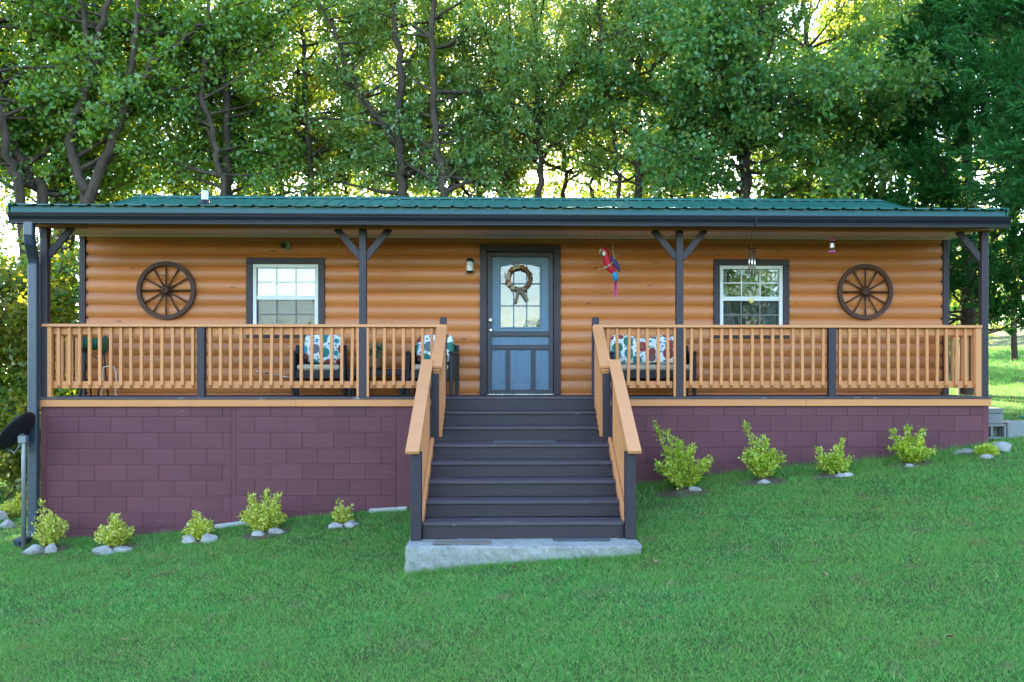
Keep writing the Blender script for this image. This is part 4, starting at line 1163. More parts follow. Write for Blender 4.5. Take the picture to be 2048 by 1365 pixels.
T('spreading_tree', 'tall tree with long limbs slanting up to the right behind the cedar', 11.0, [([(1600, 430), (1630, 330), (1690, 240), (1780, 160), (1880, 80), (1980, 0)], 0.13, 0.03, True), ([(1640, 320), (1720, 280), (1800, 230), (1900, 180)], 0.06, 0.02, False), ([(1660, 280), (1700, 180), (1740, 90), (1790, -20)], 0.07, 0.02, False), ([(1610, 400), (1600, 280), (1610, 140), (1620, -40)], 0.1, 0.04, False)], 118, LM_elm, zmin=3.4, nbr=88, blen=1.8, L=0.11, W=0.045, per=20)
# second row, deeper in the wood
back = [(-40, 13.0, 'young tree with yellow light in it at the far left', LM_yell), (300, 13.5, 'pale-leaved tree deep behind the gap at left', LM_maple), (520, 15.0, 'yellow-green tree far behind the forked trunks', LM_yell), (700, 14.0, 'backlit tree far behind the arching limb', LM_maple),
        (1010, 16.0, 'thin golden tree far behind the door', LM_yell), (1200, 14.5, 'shadowed tree far behind the stairs', LM_elm), (1390, 13.0, 'tree showing golden between the trunks right of the stairs', LM_yell), (1690, 9.5, 'tall leafy tree rising behind the leafy lower tree at upper right', LM_elm), (1620, 8.2, 'leafy tree rising above the big-leaved tree at upper right', LM_elm), (1765, 10.0, 'leafy tree filling the gap left of the cedars', LM_maple), (1895, 13.0, 'tree behind the cedars that shades the right lawn', LM_elm), (2030, 16.0, 'tree far behind the right edge of the cedars', LM_maple), (1800, 15.5, 'golden-lit tree far behind the cedar', LM_yell),
        (860, 17.0, 'light green tree far behind the straight middling trunk', LM_elm), (1290, 18.0, 'yellow tree farthest back above the right stair rail', LM_yell)]
made = {}
for i, (px, Y, lab, lm) in enumerate(back):
    g_ = random.Random(200 + i)
    own = made.setdefault(lm.name, [])
    if len(own) >= (2 if lm is LM_yell else 1):
        p = at(px, 430, Y); copy_tree(own[i % len(own)], (p[0], Y, float(terrain(p[0], Y)) - 0.05), g_.uniform(0.8, 5.5), lab); continue
    own.append(T('woodland_tree', lab, Y, [([(px, 430), (px + g_.uniform(-15, 15), 320), (px + g_.uniform(-25, 25), 200), (px + g_.uniform(-30, 30), 60), (px + g_.uniform(-40, 40), -60)], 0.10, 0.04, True)], 300 + i, lm, zmin=1.6, nbr=50, blen=2.3, L=0.13, W=0.09, per=26, twigs=12, spread=0.08))
# slim pole-like trunks between the bigger ones
poles = [(352, 10.5, 'slim bare pole trunk right of the curved stems'), (490, 12.0, 'slim pole trunk just right of the tall straight trunk'), (690, 11.5, 'slim pole trunk left of the arching tree'), (752, 12.5, 'slim dark pole trunk close beside the arching tree'), (1005, 11.0, 'slim pole trunk above the right edge of the door'), (1185, 12.0, 'slim pole trunk above the parrot'), (1235, 10.0, 'slim forked pole trunk left of the dark upright trunk'), (1345, 11.5, 'slim pole trunk at the edge of the big-leaved tree')]
for i, (px, Y, lab) in enumerate(poles):
    Y = Y - 4.0
    g_ = random.Random(900 + i); sl = g_.uniform(-30, 30)
    T('pole_tree', lab, Y, [([(px, 430), (px + sl * 0.3 + g_.uniform(-6, 6), 330), (px + sl * 0.6 + g_.uniform(-8, 8), 220), (px + sl + g_.uniform(-8, 8), 90), (px + sl * 1.3, -60)], 0.06, 0.03, True)], 950 + i, LM_elm if i % 2 else LM_maple, zmin=3.2, nbr=26, blen=1.5, azf=BACK, L=0.11, W=0.065, per=26, twigs=10, spread=0.08)
# undergrowth seen past the left corner
under = [(-60, 2.5, 1.5, 'leafy sapling at the left edge behind the downspout'), (30, 4.0, 1.2, 'dense leafy sapling just left of the downspout'), (125, 5.5, 1.3, 'bright sapling between the corner post and the log wall')]
for i, (px, Y, h, lab) in enumerate(under):
    p = at(px, 700, Y); zz = float(terrain(p[0], Y))
    ss = [[(p[0] + dx * k, Y, zz + k * 1.0, 0.035 - 0.007 * k) for k in range(0, 5)] for dx in (-0.12, 0.03, 0.16)]
    grow_tree('sapling', lab, ss, 400 + i, LM_maple if i == 1 else LM_yell, zmin=zz + 0.3, nbr=40, blen=1.25, twigs=10, per=30, L=0.12, W=0.085, group='saplings at the left corner', elev=(-0.2, 0.7))
low = [(250, 12.0, LM_yell, 'yellow-lit undergrowth bush showing low over the roof behind the curved stems'), (390, 14.5, LM_maple, 'green undergrowth bush low over the roof behind the vent pipe'), (500, 12.5, LM_yell, 'bright undergrowth bush between the tall trunk and the forked pair'), (660, 13.0, LM_maple, 'undergrowth bush low over the roof left of the arching tree'),
       (760, 15.0, LM_yell, 'golden undergrowth bush low over the roof behind the arching tree'), (930, 13.5, LM_yell, 'golden undergrowth bush low over the roof above the door'), (1030, 17.0, LM_elm, 'thin undergrowth bush far behind the fine-leaved tree'), (1085, 10.0, LM_elm, 'low green undergrowth bush behind the foot of the fine-leaved tree'), (1170, 13.0, LM_elm, 'dark undergrowth bush low over the roof above the parrot'), (1340, 12.0, LM_maple, 'undergrowth bush low over the roof beside the big-leaved tree'), (1620, 12.5, LM_yell, 'golden undergrowth bush right of the big-leaved tree')]
made = {}
for i, (px, Y, lm, lab) in enumerate(low):
    p = at(px, 500, Y); zz = float(terrain(p[0], Y)); hh = 6.2 if i % 2 else 5.6
    if lm.name in made: copy_tree(made[lm.name], (p[0], Y, zz), 1.3 * i + 0.5, lab); continue
    ss = [[(p[0] + dx * k, Y, zz + k * hh / 4, 0.05 - 0.010 * k) for k in range(0, 5)] for dx in (-0.2, 0.02, 0.25)]
    made[lm.name] = grow_tree('undergrowth_bush', lab, ss, 460 + i, lm, zmin=zz + 2.6, nbr=46, blen=1.5, twigs=10, per=24, L=0.12, W=0.08, group='undergrowth behind the cabin', cat='bush', elev=(-0.1, 0.7), spread=0.08)
# bush line far left, behind the lawn
for i, (X, Y, hh, lab) in enumerate([(-13.5, 9.0, 2.2, 'dark bush beyond the lawn at far left'), (-17.5, 12.0, 2.6, 'farther dark bush beyond the left lawn'), (13.5, 19.0, 3.0, 'shaded bush under the cedars at far right'), (18.5, 24.0, 3.4, 'sunlit far tree beyond the right lawn'), (27.0, 38.0, 5.0, 'tall bush on the sunlit rise at far right'), (34.0, 48.0, 6.0, 'farthest bush on the rise beyond the right lawn'), (24.0, 40.0, 5.5, 'round bush on the rise behind the right porch post')]):
    zz = float(terrain(X, Y))
    ss = [[(X + dx * k, Y, zz + k * hh / 4, 0.05 - 0.01 * k) for k in range(0, 5)] for dx in (-0.25, 0.05, 0.3)]
    grow_tree('woodland_bush', lab, ss, 430 + i, LM_elm, zmin=zz + 0.2, nbr=70, blen=1.6, twigs=10, per=18, L=0.14, W=0.09, group='bushes beyond the lawn', cat='bush', elev=(-0.1, 0.7))

def cedar(name, label, X, Y, zb, H, Rm, seed, n_br=230, trunk=True):
    """eastern red cedar: drooping fans of fine scale-leaf sprays on up-curved boughs"""
    g = np.random.default_rng(seed)
    z0 = float(terrain(X, Y)); base = np.array((X, Y, z0))
    t = thing(name, base, label, 'cedar tree', 'cedars at the right end')
    thick = [(np.array([(X, Y, z0 - 0.1), (X + 0.05, Y, z0 + H * 0.35), (X - 0.05, Y, z0 + H * 0.7), (X, Y, z0 + H)]), np.array([0.19, 0.15, 0.09, 0.02]))]
    P = []; A = []; N = []
    for b in range(n_br):
        u = g.uniform(0, 1) ** 0.9; z = zb + (z0 + H - zb) * u
        rad = Rm * (1 - u) ** 0.75 * g.uniform(0.65, 1.15) + 0.25
        az = g.uniform(0, 2 * math.pi)
        d = np.array((math.cos(az), math.sin(az), 0))
        k = 7; tt = np.linspace(0, 1, k)[:, None]
        pts = np.array((X, Y, z)) + d * rad * tt + np.array((0, 0, 1)) * (0.45 * rad * tt ** 1.6 - 0.12 * rad * tt) + np.cumsum(g.normal(0, 0.03, (k, 3)), 0)
        thick.append((pts, np.linspace(0.03, 0.006, k)))
        for q_ in range(int(4 + 4.6 * rad)):
            u_ = g.uniform(0.30, 1.0) * (k - 1); ji = min(int(u_), k - 2); c0 = pts[ji] * (1 - (u_ - ji)) + pts[ji + 1] * (u_ - ji)
            ax_ = nrm(d * g.uniform(0.4, 1.0) + g.normal(0, 0.42, 3) + np.array((0, 0, 0.55))); ln_ = g.uniform(0.30, 0.62)
            m = int(30 * ln_ / 0.45); tt_ = g.uniform(0, 1, (m, 1)) ** 0.8
            off_ = g.normal(0, 1, (m, 3)); off_ -= (off_ @ ax_)[:, None] * ax_
            P.append(c0 + ax_ * ln_ * tt_ + off_ * 0.055 * (1.05 - tt_)); A.append(unit(ax_[None] * 0.9 + unit(off_) * 0.55 * (1.1 - tt_))); N.append(off_)
    P = np.concatenate(P); A = np.concatenate(A); N = np.concatenate(N)
    # each spray: a tuft of needle-thin blades fanning from its axis
    KB = 3; n = len(P)
    A6 = np.repeat(A, KB, 0); P6 = np.repeat(P, KB, 0)
    along = np.tile(np.linspace(0.0, 0.07, KB), n)[:, None]
    fan = unit(A6 + g.normal(0, 0.38, (n * KB, 3)) + np.array((0, 0, 0.08)))
    P6 = P6 + A6 * along
    Ln = g.uniform(0.08, 0.16, n * KB)
    B = unit(np.cross(fan, g.normal(0, 1, (n * KB, 3))))
    wd = g.uniform(0.018, 0.030, n * KB)[:, None]
    V = np.stack([P6, P6 + fan * Ln[:, None] * 0.5 + B * wd * 0.7, P6 + fan * Ln[:, None], P6 + fan * Ln[:, None] * 0.5 - B * wd * 0.7], 1).reshape(-1, 3)
    i = np.arange(n * KB)[:, None] * 4
    F = np.concatenate([i + [[0, 1, 2]], i + [[0, 2, 3]]])
    tag(link('crown', np_mesh('crown', V - base, F), LM_cedar, t), kind='stuff')
    V1, F1 = tube_arrays([(p, r) for p, r in thick], 7)
    link('trunk', np_mesh('trunk', V1 - base, F1, True), M_bark, t)
    return t
cedar('cedar_tree', 'dark green cedar hanging over the right end of the gutter', 8.75, -0.6, 2.35, 9.5, 2.35, 501, 150)
cedar('cedar_tree', 'second cedar standing farther back behind the right end of the roof', 10.0, 6.3, 0.9, 9.5, 3.1, 502, 150)
# limb structure low at the right edge
def bare_tree():
    X, Y = 12.6, 7.5; z0 = float(terrain(X, Y)); base = np.array((X, Y, z0)); g = np.random.default_rng(77)
    ss = [[(X, Y, z0 - 0.1, 0.2), (X + 0.1, Y, z0 + 1.2, 0.16), (X - 0.3, Y, z0 + 2.2, 0.12), (X - 1.6, Y - 0.2, z0 + 2.6, 0.07), (X - 3.2, Y - 0.4, z0 + 2.3, 0.03)],
          [(X, Y, z0 + 1.0, 0.12), (X - 0.9, Y, z0 + 1.5, 0.07), (X - 2.0, Y, z0 + 1.45, 0.04), (X - 3.0, Y, z0 + 1.15, 0.02)],
          [(X - 0.2, Y, z0 + 2.1, 0.12), (X - 0.3, Y, z0 + 3.5, 0.1), (X, Y, z0 + 5.5, 0.06), (X + 0.2, Y, z0 + 8.0, 0.03)]]
    grow_tree('spreading_oak', 'oak with low bare limbs at the right edge, over the sunlit lawn', ss, 78, LM_elm, zmin=z0 + 2.0, nbr=70, blen=2.2, twigs=9, per=20, L=0.11, W=0.06, group=G, elev=(-0.1, 0.6))
bare_tree()
# the wood on the far side of the lawn, behind the viewer: it shades the low sky and shows in the window glass
g = np.random.default_rng(88)
P = []
for k in range(34):
    X = -85 + k * 5.2 + g.uniform(-1.5, 1.5); Y = -50 - g.uniform(0, 9); z0 = float(terrain(X, Y)); H = g.uniform(9, 15)
    if -21.0 < X < -12.5 or -4.5 < X < 4.5: H = g.uniform(6.6, 7.6)
    m_ = 900; u = unit(g.normal(0, 1, (m_, 3))) * g.uniform(0.45, 1.0, (m_, 1)) ** 0.6
    P.append(np.array((X, Y, z0 + H * 0.56)) + u * np.array((3.4, 3.0, H * 0.46)))
P = np.concatenate(P); n = len(P)
fw = link('far_woods', leaves_mesh('far_woods', P, g.normal(0, 1, (n, 3)), g.normal(0, 1, (n, 3)), g.uniform(0.5, 0.9, n), g.uniform(0.35, 0.6, n)), LM_gum)
tag(fw, 'distant leafy wood across the lawn behind the viewer', 'woods', kind='stuff')
# ================================================================== shrubs and stones along the foundation
def shrub(px, py, hpx, wpx, label, seed, leaf, shoots=None, dens=1.0):
    p = ground_at(px, py); s = FPX / (p[1] - CAM[1]); h = hpx / s; w = wpx / s
    g = np.random.default_rng(seed)
    t = thing('euonymus_shrub', p, label, 'shrub', 'golden shrubs along the foundation')
    st_ = []; P = []; A = []
    ns = int(16 + 30 * w)
    tips = []
    for k in range(ns):
        a = g.uniform(0, 2 * math.pi); rr = w / 2 * math.sqrt(g.uniform(0.02, 1.0)); hh = h * g.uniform(0.45, 0.80) * (1 - 0.45 * (rr / (w / 2)) ** 2)
        tips.append((np.array((math.cos(a) * rr, math.sin(a) * rr * 0.8, hh)), 1.0))
    for (sx, sh) in (shoots or []): tips.append((np.array((sx * w / 2, g.uniform(-0.05, 0.05), h * sh)), 1.4))
    for e, f in tips:
        m = np.array((e[0] * 0.45, e[1] * 0.45, e[2] * 0.55)) + g.normal(0, 0.015, 3)
        st_.append((np.array([(e[0] * 0.1, e[1] * 0.1, -0.02), m, e]), np.array([0.006, 0.004, 0.002])))
        n = int(95 * dens * f * (0.5 + np.linalg.norm(e) / 0.5))
        u = g.uniform(0.22, 1.03, n)[:, None]
        P.append(np.where(u < 0.5, m * u * 2, m + (e - m) * (u - 0.5) * 2) + g.normal(0, 0.020, (n, 3)))
        A.append(np.tile(nrm(e - m), (n, 1)))
    P = np.concatenate(P); A = np.concatenate(A); n = len(P); P[:, 2] = np.maximum(P[:, 2], 0.02)
    A = A * 0.5 + g.normal(0, 0.7, (n, 3)) + np.array((0, 0, 0.25))
    me = leaves_mesh('foliage', P, A, g.normal(0, 0.6, (n, 3)) + np.array((0, -0.3, 0.9)), g.uniform(0.032, 0.056, n), g.uniform(0.018, 0.030, n), 0.2)
    link('foliage', me, leaf, t)
    V, F = tube_arrays(st_, 5); link('stems', np_mesh('stems', V, F, True), M_twig, t)
shrub(98, 1098, 92, 72, 'golden shrub with one tall shoot beside the downspout foot', 1, LM_gold, [(-0.35, 1.0), (0.5, 0.6)], 0.45)
shrub(233, 1094, 60, 70, 'small rounded golden shrub, second from the downspout', 2, LM_gold, [(-0.3, 0.95), (0.1, 1.0)])
shrub(401, 1080, 52, 58, 'little golden shrub behind two white stones, left of the largest bush', 3, LM_gold, [(-0.3, 1.0)])
shrub(529, 1066, 78, 84, 'largest and fullest golden bush on the left half', 4, LM_gold, [(-0.55, 0.92), (0.1, 1.0), (0.6, 0.9)], 1.25)
shrub(683, 1048, 44, 44, 'thin sparse golden shrub nearest the stairs on the left', 5, LM_gold, [(-0.1, 1.0), (0.7, 0.7)], 0.28)
shrub(28, 1036, 42, 60, 'golden shrub behind the dish pole at the left edge', 6, LM_gold, [(0.3, 1.0)])
shrub(1368, 982, 132, 118, 'tallest leggy shrub right of the stairs, long shoots leaning left', 7, LM_lime, [(-0.95, 1.0), (-0.55, 0.88), (-0.1, 0.72), (0.3, 0.68), (0.85, 0.48)], 0.62)
shrub(1528, 962, 112, 88, 'lime shrub with one high shoot on its left, second right of the stairs', 8, LM_lime, [(-0.85, 1.0), (-0.3, 0.7), (0.0, 0.75), (0.5, 0.5)], 0.6)
shrub(1666, 950, 72, 74, 'small lime shrub with two raised tips, third right of the stairs', 9, LM_lime, [(-0.85, 0.75), (0.45, 1.0)], 0.5)
shrub(1820, 928, 74, 96, 'broad lime bush near the right corner of the foundation', 10, LM_lime, [(-0.8, 0.9), (-0.1, 1.0), (0.6, 0.92)], 0.85)
shrub(1972, 912, 22, 52, 'flat little shrub lying between pale stones at the right corner', 11, LM_lime, None, 0.8)

def bare_soil(px, py, wpx, seed):
    p = ground_at(px, py + 3); s = FPX / (p[1] - CAM[1]); r = wpx / s * 0.62; g = np.random.default_rng(seed)
    V = [(0, 0, 0)]; F = []; n = 28; m_ = 4
    ph = g.uniform(0, 6, 3)
    for i in range(1, m_ + 1):
        for k in range(n):
            a = 2 * math.pi * k / n; rr = r * i / m_ * (1 + 0.16 * math.sin(3 * a + ph[0]) + 0.10 * math.sin(5 * a + ph[1]) + 0.05 * math.sin(11 * a + ph[2]))
            V.append((rr * math.cos(a), rr * 0.75 * math.sin(a), 0))
    V = np.array(V); V[:, 2] = terrain(p[0] + V[:, 0], p[1] + V[:, 1]) - p[2] + 0.022 * (1 - np.hypot(V[:, 0], V[:, 1]) / (r * 1.3)) - 0.0 + g.normal(0, 0.003, len(V))
    F = [[0, 1 + k, 1 + (k + 1) % n] for k in range(n)]
    for i in range(m_ - 1):
        for k in range(n): a0 = 1 + i * n + k; b0 = 1 + i * n + (k + 1) % n; F.append([a0, a0 + n, b0 + n, b0])
    q = MB(); q.add(V.tolist(), F, True); o = link('bare_soil', q.mesh('bare_soil'), M_soil, None, p); tag(o, 'patch of bare brown soil at the foot of a golden shrub', 'soil', kind='structure')
    SOIL.append((p[0], p[1], r))
SOIL = []
M_soil = paint('brown_soil', (0.10, 0.072, 0.045), 0.95, 0.4, (14, 14, 14), (70, 70, 70), 1.0)
for i, (px, py, w) in enumerate(((98, 1098, 72), (233, 1094, 70), (401, 1080, 58), (529, 1066, 84), (683, 1048, 50), (1368, 982, 90), (1528, 962, 76), (1666, 950, 66), (1820, 928, 80))): bare_soil(px, py, w, 50 + i)

def stone(px, py, wpx, hpx, label, seed, deep=0.75, mat=None, name='limestone_rock', cat='rock'):
    p = ground_at(px, py); s = FPX / (p[1] - CAM[1]); w, h = wpx / s, hpx / s
    g = np.random.default_rng(seed)
    bm = bmesh.new(); bmesh.ops.create_icosphere(bm, subdivisions=3, radius=1.0)
    ax = g.normal(0, 1, (16, 3)); ax /= np.linalg.norm(ax, axis=1, keepdims=True); off = g.uniform(0.50, 0.92, 16)
    for v in bm.verts:
        c = np.array(v.co)
        for a_, o_ in zip(ax, off):
            dd = c @ a_ - o_
            if dd > 0: c = c - a_ * dd * 0.9
        c = c * (1 + 0.035 * math.sin(c[0] * 9 + seed) * math.sin(c[2] * 8 + seed * 2) + g.normal(0, 0.022))
        v.co = (c[0] * w / 2 * 1.08, c[1] * w / 2 * deep, c[2] * h * 0.9 + h * 0.12)
    me = bpy.data.meshes.new(name); bm.to_mesh(me); bm.free()
    o = link(name, me, mat or M_stone, None, p); o.rotation_euler = (0, 0, 0)
    tag(o, label, cat, 'pale rocks set round the shrubs')
rocks = [(66, 1108, 50, 18, 'flat white rock left of the pair below the tall-shoot shrub'), (104, 1106, 28, 18, 'peaked white rock right of the pair below the tall-shoot shrub'),
         (208, 1108, 48, 20, 'biggest rounded white rock, below the second golden shrub'), (246, 1103, 40, 12, 'low white rock touching the biggest rounded one'),
         (377, 1087, 32, 17, 'round white rock left of the pair below the little shrub'), (417, 1083, 42, 18, 'sloping white rock right of the pair below the little shrub'),
         (518, 1073, 30, 12, 'small pale rock left below the largest golden bush'), (551, 1068, 34, 12, 'small pale rock right below the largest golden bush'),
         (670, 1056, 34, 12, 'pale rock left below the sparse shrub by the stairs'), (702, 1054, 36, 16, 'pale rock right below the sparse shrub by the stairs'),
         (1391, 983, 30, 12, 'grey rock at the foot of the tallest leggy shrub'), (1528, 968, 28, 11, 'grey rock at the foot of the second lime shrub'), (1682, 955, 24, 8, 'flat grey rock left below the third lime shrub'), (1697, 954, 20, 11, 'whiter rock right below the third lime shrub'),
         (1818, 936, 24, 10, 'small rock below the broad lime bush'), (1932, 908, 62, 14, 'long flat pale slab of rock near the right corner'), (2003, 902, 58, 18, 'tilted pale slab under the cinder blocks'), (1976, 916, 30, 10, 'small grey rock in front of the flat shrub'),
         (8, 1040, 30, 26, 'tall white rock at the left edge'), (12, 1056, 36, 18, 'low white rock at the left edge'), (48, 1086, 42, 12, 'flat brown-grey splash rock below the downspout outlet')]
for i, (px, py, w, h, lab) in enumerate(rocks): stone(px, py, w, h, lab, 20 + i)
# pale concrete footing showing along the wall base
for (pa, pb, py, nm) in ((430, 500, 1052, 'pale footing edge showing between shrubs left of the largest bush'), (738, 815, 1021, 'pale footing edge showing at the wall base beside the stairs')):
    q = MB(); za = float(terrain(fx(pa), -1.12)); zb = float(terrain(fx(pb), -1.12))
    q.bar((fx(pa), -1.135, za + 0.012), (fx(pb), -1.135, zb + 0.012), 0.08, 0.07, b=0.012)
    q.solo('footing_edge', M_conc, nm, 'footing')

# ================================================================== wall and porch decorations
def wagon_wheel(px, py, rpx, label):
    c = at(px, py, -0.075); s = FPX / (-0.075 - CAM[1]); r = rpx / s
    t = thing('wagon_wheel', (c[0], -0.042, c[2] - r), label, 'wagon wheel', 'wagon wheels on the cabin wall')
    def add(q, nm): return q.build(nm, M_wheel, t)
    V = []; F = []; n = 56
    for k in range(n):
        a = 2 * math.pi * k / n
        for (rr, y) in ((r, -0.092), (r, -0.045), (r * 0.865, -0.045), (r * 0.865, -0.092)): V.append((c[0] + rr * math.cos(a), y, c[2] + rr * math.sin(a)))
    for k in range(n):
        for j in range(4): F.append([k * 4 + j, k * 4 + (j + 1) % 4, ((k + 1) % n) * 4 + (j + 1) % 4, ((k + 1) % n) * 4 + j])
    q = MB(); q.add(V, F); add(q, 'rim')
    q = MB(); V = []; F = []
    for k in range(n):
        a = 2 * math.pi * k / n
        for (rr, y) in ((r * 1.012, -0.086), (r * 1.012, -0.05), (r * 0.999, -0.05), (r * 0.999, -0.086)): V.append((c[0] + rr * math.cos(a), y, c[2] + rr * math.sin(a)))
    for k in range(n):
        for j in range(4): F.append([k * 4 + j, k * 4 + (j + 1) % 4, ((k + 1) % n) * 4 + (j + 1) % 4, ((k + 1) % n) * 4 + j])
    q.add(V, F); o = q.build('tyre_band', M_black, t)
    q = MB(); q.lathe((c[0], 0, c[2]), [(r * 0.15, -0.045), (r * 0.16, -0.06), (r * 0.16, -0.095), (r * 0.13, -0.104), (r * 0.125, -0.118), (r * 0.03, -0.119), (r * 0.028, -0.108)], 20, 'y'); add(q, 'hub')
    for k in range(12):
        a = math.pi * k / 6; d = np.array((math.cos(a), 0, math.sin(a)))
        q = MB(); q.tube([np.array((c[0], -0.070, c[2])) + d * r * f for f in (0.12, 0.5, 0.88)], [0.014, 0.0115, 0.0125], 7); add(q, 'spoke')
wagon_wheel(332, 581, 57, 'dark brown wagon wheel on the log wall left of the window')
wagon_wheel(1731, 584, 55.5, 'dark brown wagon wheel on the log wall near the right corner')
# wall lantern
c = at(940, 532, -0.10); t = thing('wall_lantern', (c[0], -0.045, c[2] - 0.11), 'black wall lantern with frosted glass beside the door', 'lantern')
q = MB(); q.box(c[0] - 0.065, c[0] + 0.065, -0.052, -0.040, c[2] - 0.12, c[2] + 0.12, 0.004); q.build('mounting_plate', M_log, t)
q = MB(); q.lathe((c[0], -0.105, c[2]), [(0.052, 0.055), (0.055, 0.062), (0.05, 0.085), (0.03, 0.105), (0.008, 0.112)], 16); q.build('cap', M_black, t)
q = MB(); q.lathe((c[0], -0.105, c[2]), [(0.042, -0.075), (0.046, -0.06), (0.046, 0.054)], 16); q.build('glass', paint('frosted_glass', (0.75, 0.76, 0.76), 0.3, 0.03), t)
q = MB(); q.lathe((c[0], -0.105, c[2]), [(0.03, -0.10), (0.052, -0.09), (0.052, -0.076)], 16); q.box(c[0] - 0.02, c[0] + 0.02, -0.075, -0.053, c[2] - 0.09, c[2] + 0.09, 0.003); q.build('base', M_black, t)
# round porch light left
c = at(572, 491, -0.09); t = thing('porch_floodlight', (c[0], -0.045, c[2] - 0.06), 'round beige floodlight high on the wall above the left window', 'floodlight')
q = MB(); q.lathe((c[0], 0, c[2]), [(0.062, -0.036), (0.066, -0.05), (0.06, -0.062), (0.02, -0.066)], 18, 'y'); q.build('base', paint('beige_fixture', (0.42, 0.36, 0.28), 0.5), t)
q = MB(); q.lathe((c[0] - 0.03, 0, c[2] - 0.008), [(0.012, -0.06), (0.025, -0.085), (0.04, -0.12), (0.036, -0.122), (0.01, -0.10)], 14, 'y'); q.build('lamp_head', M_black, t)
# wreath
c = at(1039, 557, -0.075); t = thing('door_wreath', (c[0], -0.036, c[2] - 0.28), 'grapevine wreath with cream flowers and burlap bow on the door', 'wreath')
g = np.random.default_rng(9); q = MB(); Rw = 0.158
for k in range(16):
    ph = g.uniform(0, 6.28); rr = g.uniform(0.006, 0.009); tw = g.integers(3, 6)
    pts = [];
    for i in range(33):
        a = 2 * math.pi * i / 32; off = 0.030 * (0.6 + 0.4 * math.sin(ph * 3)); b_ = a * tw + ph
        pts.append((c[0] + (Rw + off * math.cos(b_)) * math.cos(a), -0.075 + off * 0.8 * math.sin(b_), c[2] + (Rw + off * math.cos(b_)) * math.sin(a)))
    q.tube(pts, rr, 5, caps=False)
q.build('vine_ring', paint('grapevine', (0.16, 0.085, 0.045), 0.8, 0.3, (30, 30, 30)), t)
M_cream = paint('cream_petal', (0.40, 0.34, 0.23), 0.8, 0.12); M_rust = paint('rust_leaf', (0.30, 0.09, 0.03), 0.8, 0.2)
for k in range(9):
    a = R(75 + k * 20 + g.uniform(-6, 6)); fc = np.array((c[0] + Rw * 1.03 * math.cos(a), -0.112, c[2] + Rw * 1.03 * math.sin(a))); q = MB()
    for j in range(6):
        b_ = j * 1.047 + k; pc = fc + np.array((math.cos(b_), 0, math.sin(b_))) * 0.018
        q.ellipsoid(pc, (0.015, 0.006, 0.015), 8, 5)
    q.build('flower', M_cream if k % 3 else M_rust, t)
    q = MB(); q.ellipsoid(fc - np.array((0, 0.006, 0)), (0.008, 0.006, 0.008), 8, 5); q.build('flower_centre', M_wheel, t)
P = []; A = []
for k in range(70):
    a = R(g.uniform(80, 250)); P.append((c[0] + Rw * g.uniform(0.85, 1.25) * math.cos(a), -0.09, c[2] + Rw * g.uniform(0.85, 1.25) * math.sin(a))); A.append((math.cos(a), g.uniform(-0.8, 0), math.sin(a)))
P = np.array(P) - np.array(t.location)
link('leaves', leaves_mesh('leaves', P, np.array(A) + g.normal(0, 0.5, (70, 3)), g.normal(0, 1, (70, 3)), g.uniform(0.03, 0.05, 70), g.uniform(0.014, 0.022, 70)), M_rust, t)
M_burl = paint('striped_burlap_ribbon', (0.17, 0.13, 0.09), 0.9, 0.35, (40, 40, 40))
for (dx, ln, sw) in ((-0.02, 0.20, -0.25), (0.05, 0.17, 0.55)):
    q = MB(); V = []; F = []
    for i in range(9):
        u = i / 8; x = c[0] + dx * 0.3 + sw * ln * u; z = c[2] - Rw - 0.01 - ln * u * 0.9; y = -0.118 - 0.012 * math.sin(u * 7)
        V += [(x - 0.026, y, z), (x + 0.026, y + 0.008, z + 0.012)]
    for i in range(8): F.append([2 * i, 2 * i + 1, 2 * i + 3, 2 * i + 2])
    q.add(V, F, True); q.build('ribbon_tail', M_burl, t)
q = MB()
for s in (-1, 1): q.ellipsoid((c[0] + 0.02 + s * 0.042, -0.12, c[2] - Rw), (0.045, 0.018, 0.026), 12, 8)
q.ellipsoid((c[0] + 0.02, -0.128, c[2] - Rw), (0.017, 0.016, 0.018), 10, 6); q.build('bow', M_burl, t)

# hanging parrot
HY = -0.62; sH = FPX / (HY - CAM[1])
pp = lambda px, py, dy=0.0: at(px, py, HY + dy)
t = thing('parrot_ornament', tuple(pp(1222, 597)), 'red and blue parrot ornament hanging on a perch from the porch ceiling', 'parrot ornament')
M_red = paint('parrot_red', (0.42, 0.012, 0.03), 0.6, 0.15); M_pblue = paint('parrot_blue', (0.02, 0.20, 0.42), 0.6, 0.15); M_navy = paint('parrot_wing', (0.03, 0.04, 0.16), 0.6, 0.25, (30, 30, 30)); M_pink = paint('parrot_tail_red', (0.50, 0.05, 0.14), 0.6, 0.15)
q = MB(); q.tube([pp(1203, 503), pp(1206, 500), pp(1211, 502), pp(1213, 512), pp(1215, 524), pp(1220, 535), pp(1226, 543), pp(1230, 549)], [0.012, 0.034, 0.042, 0.046, 0.060, 0.058, 0.042, 0.022], 14); q.build('body', M_red, t)
q = MB(); q.ellipsoid(pp(1208.5, 507, -0.033), (0.032, 0.012, 0.036), 12, 8); q.build('face_patch', M_white, t)
q = MB(); q.ellipsoid(pp(1209, 505, -0.046), (0.006, 0.004, 0.006), 8, 6); q.build('eye', M_black, t)
q = MB(); q.tube([pp(1204, 499, -0.02), pp(1200, 502, -0.02), pp(1199.5, 507, -0.02), pp(1202, 511, -0.02)], [0.014, 0.018, 0.013, 0.003], 10); q.build('upper_beak', M_cream, t)
q = MB(); q.tube([pp(1205, 508, -0.02), pp(1203, 512, -0.02), pp(1204, 515, -0.02)], [0.017, 0.014, 0.004], 10); q.build('lower_beak', M_black, t)
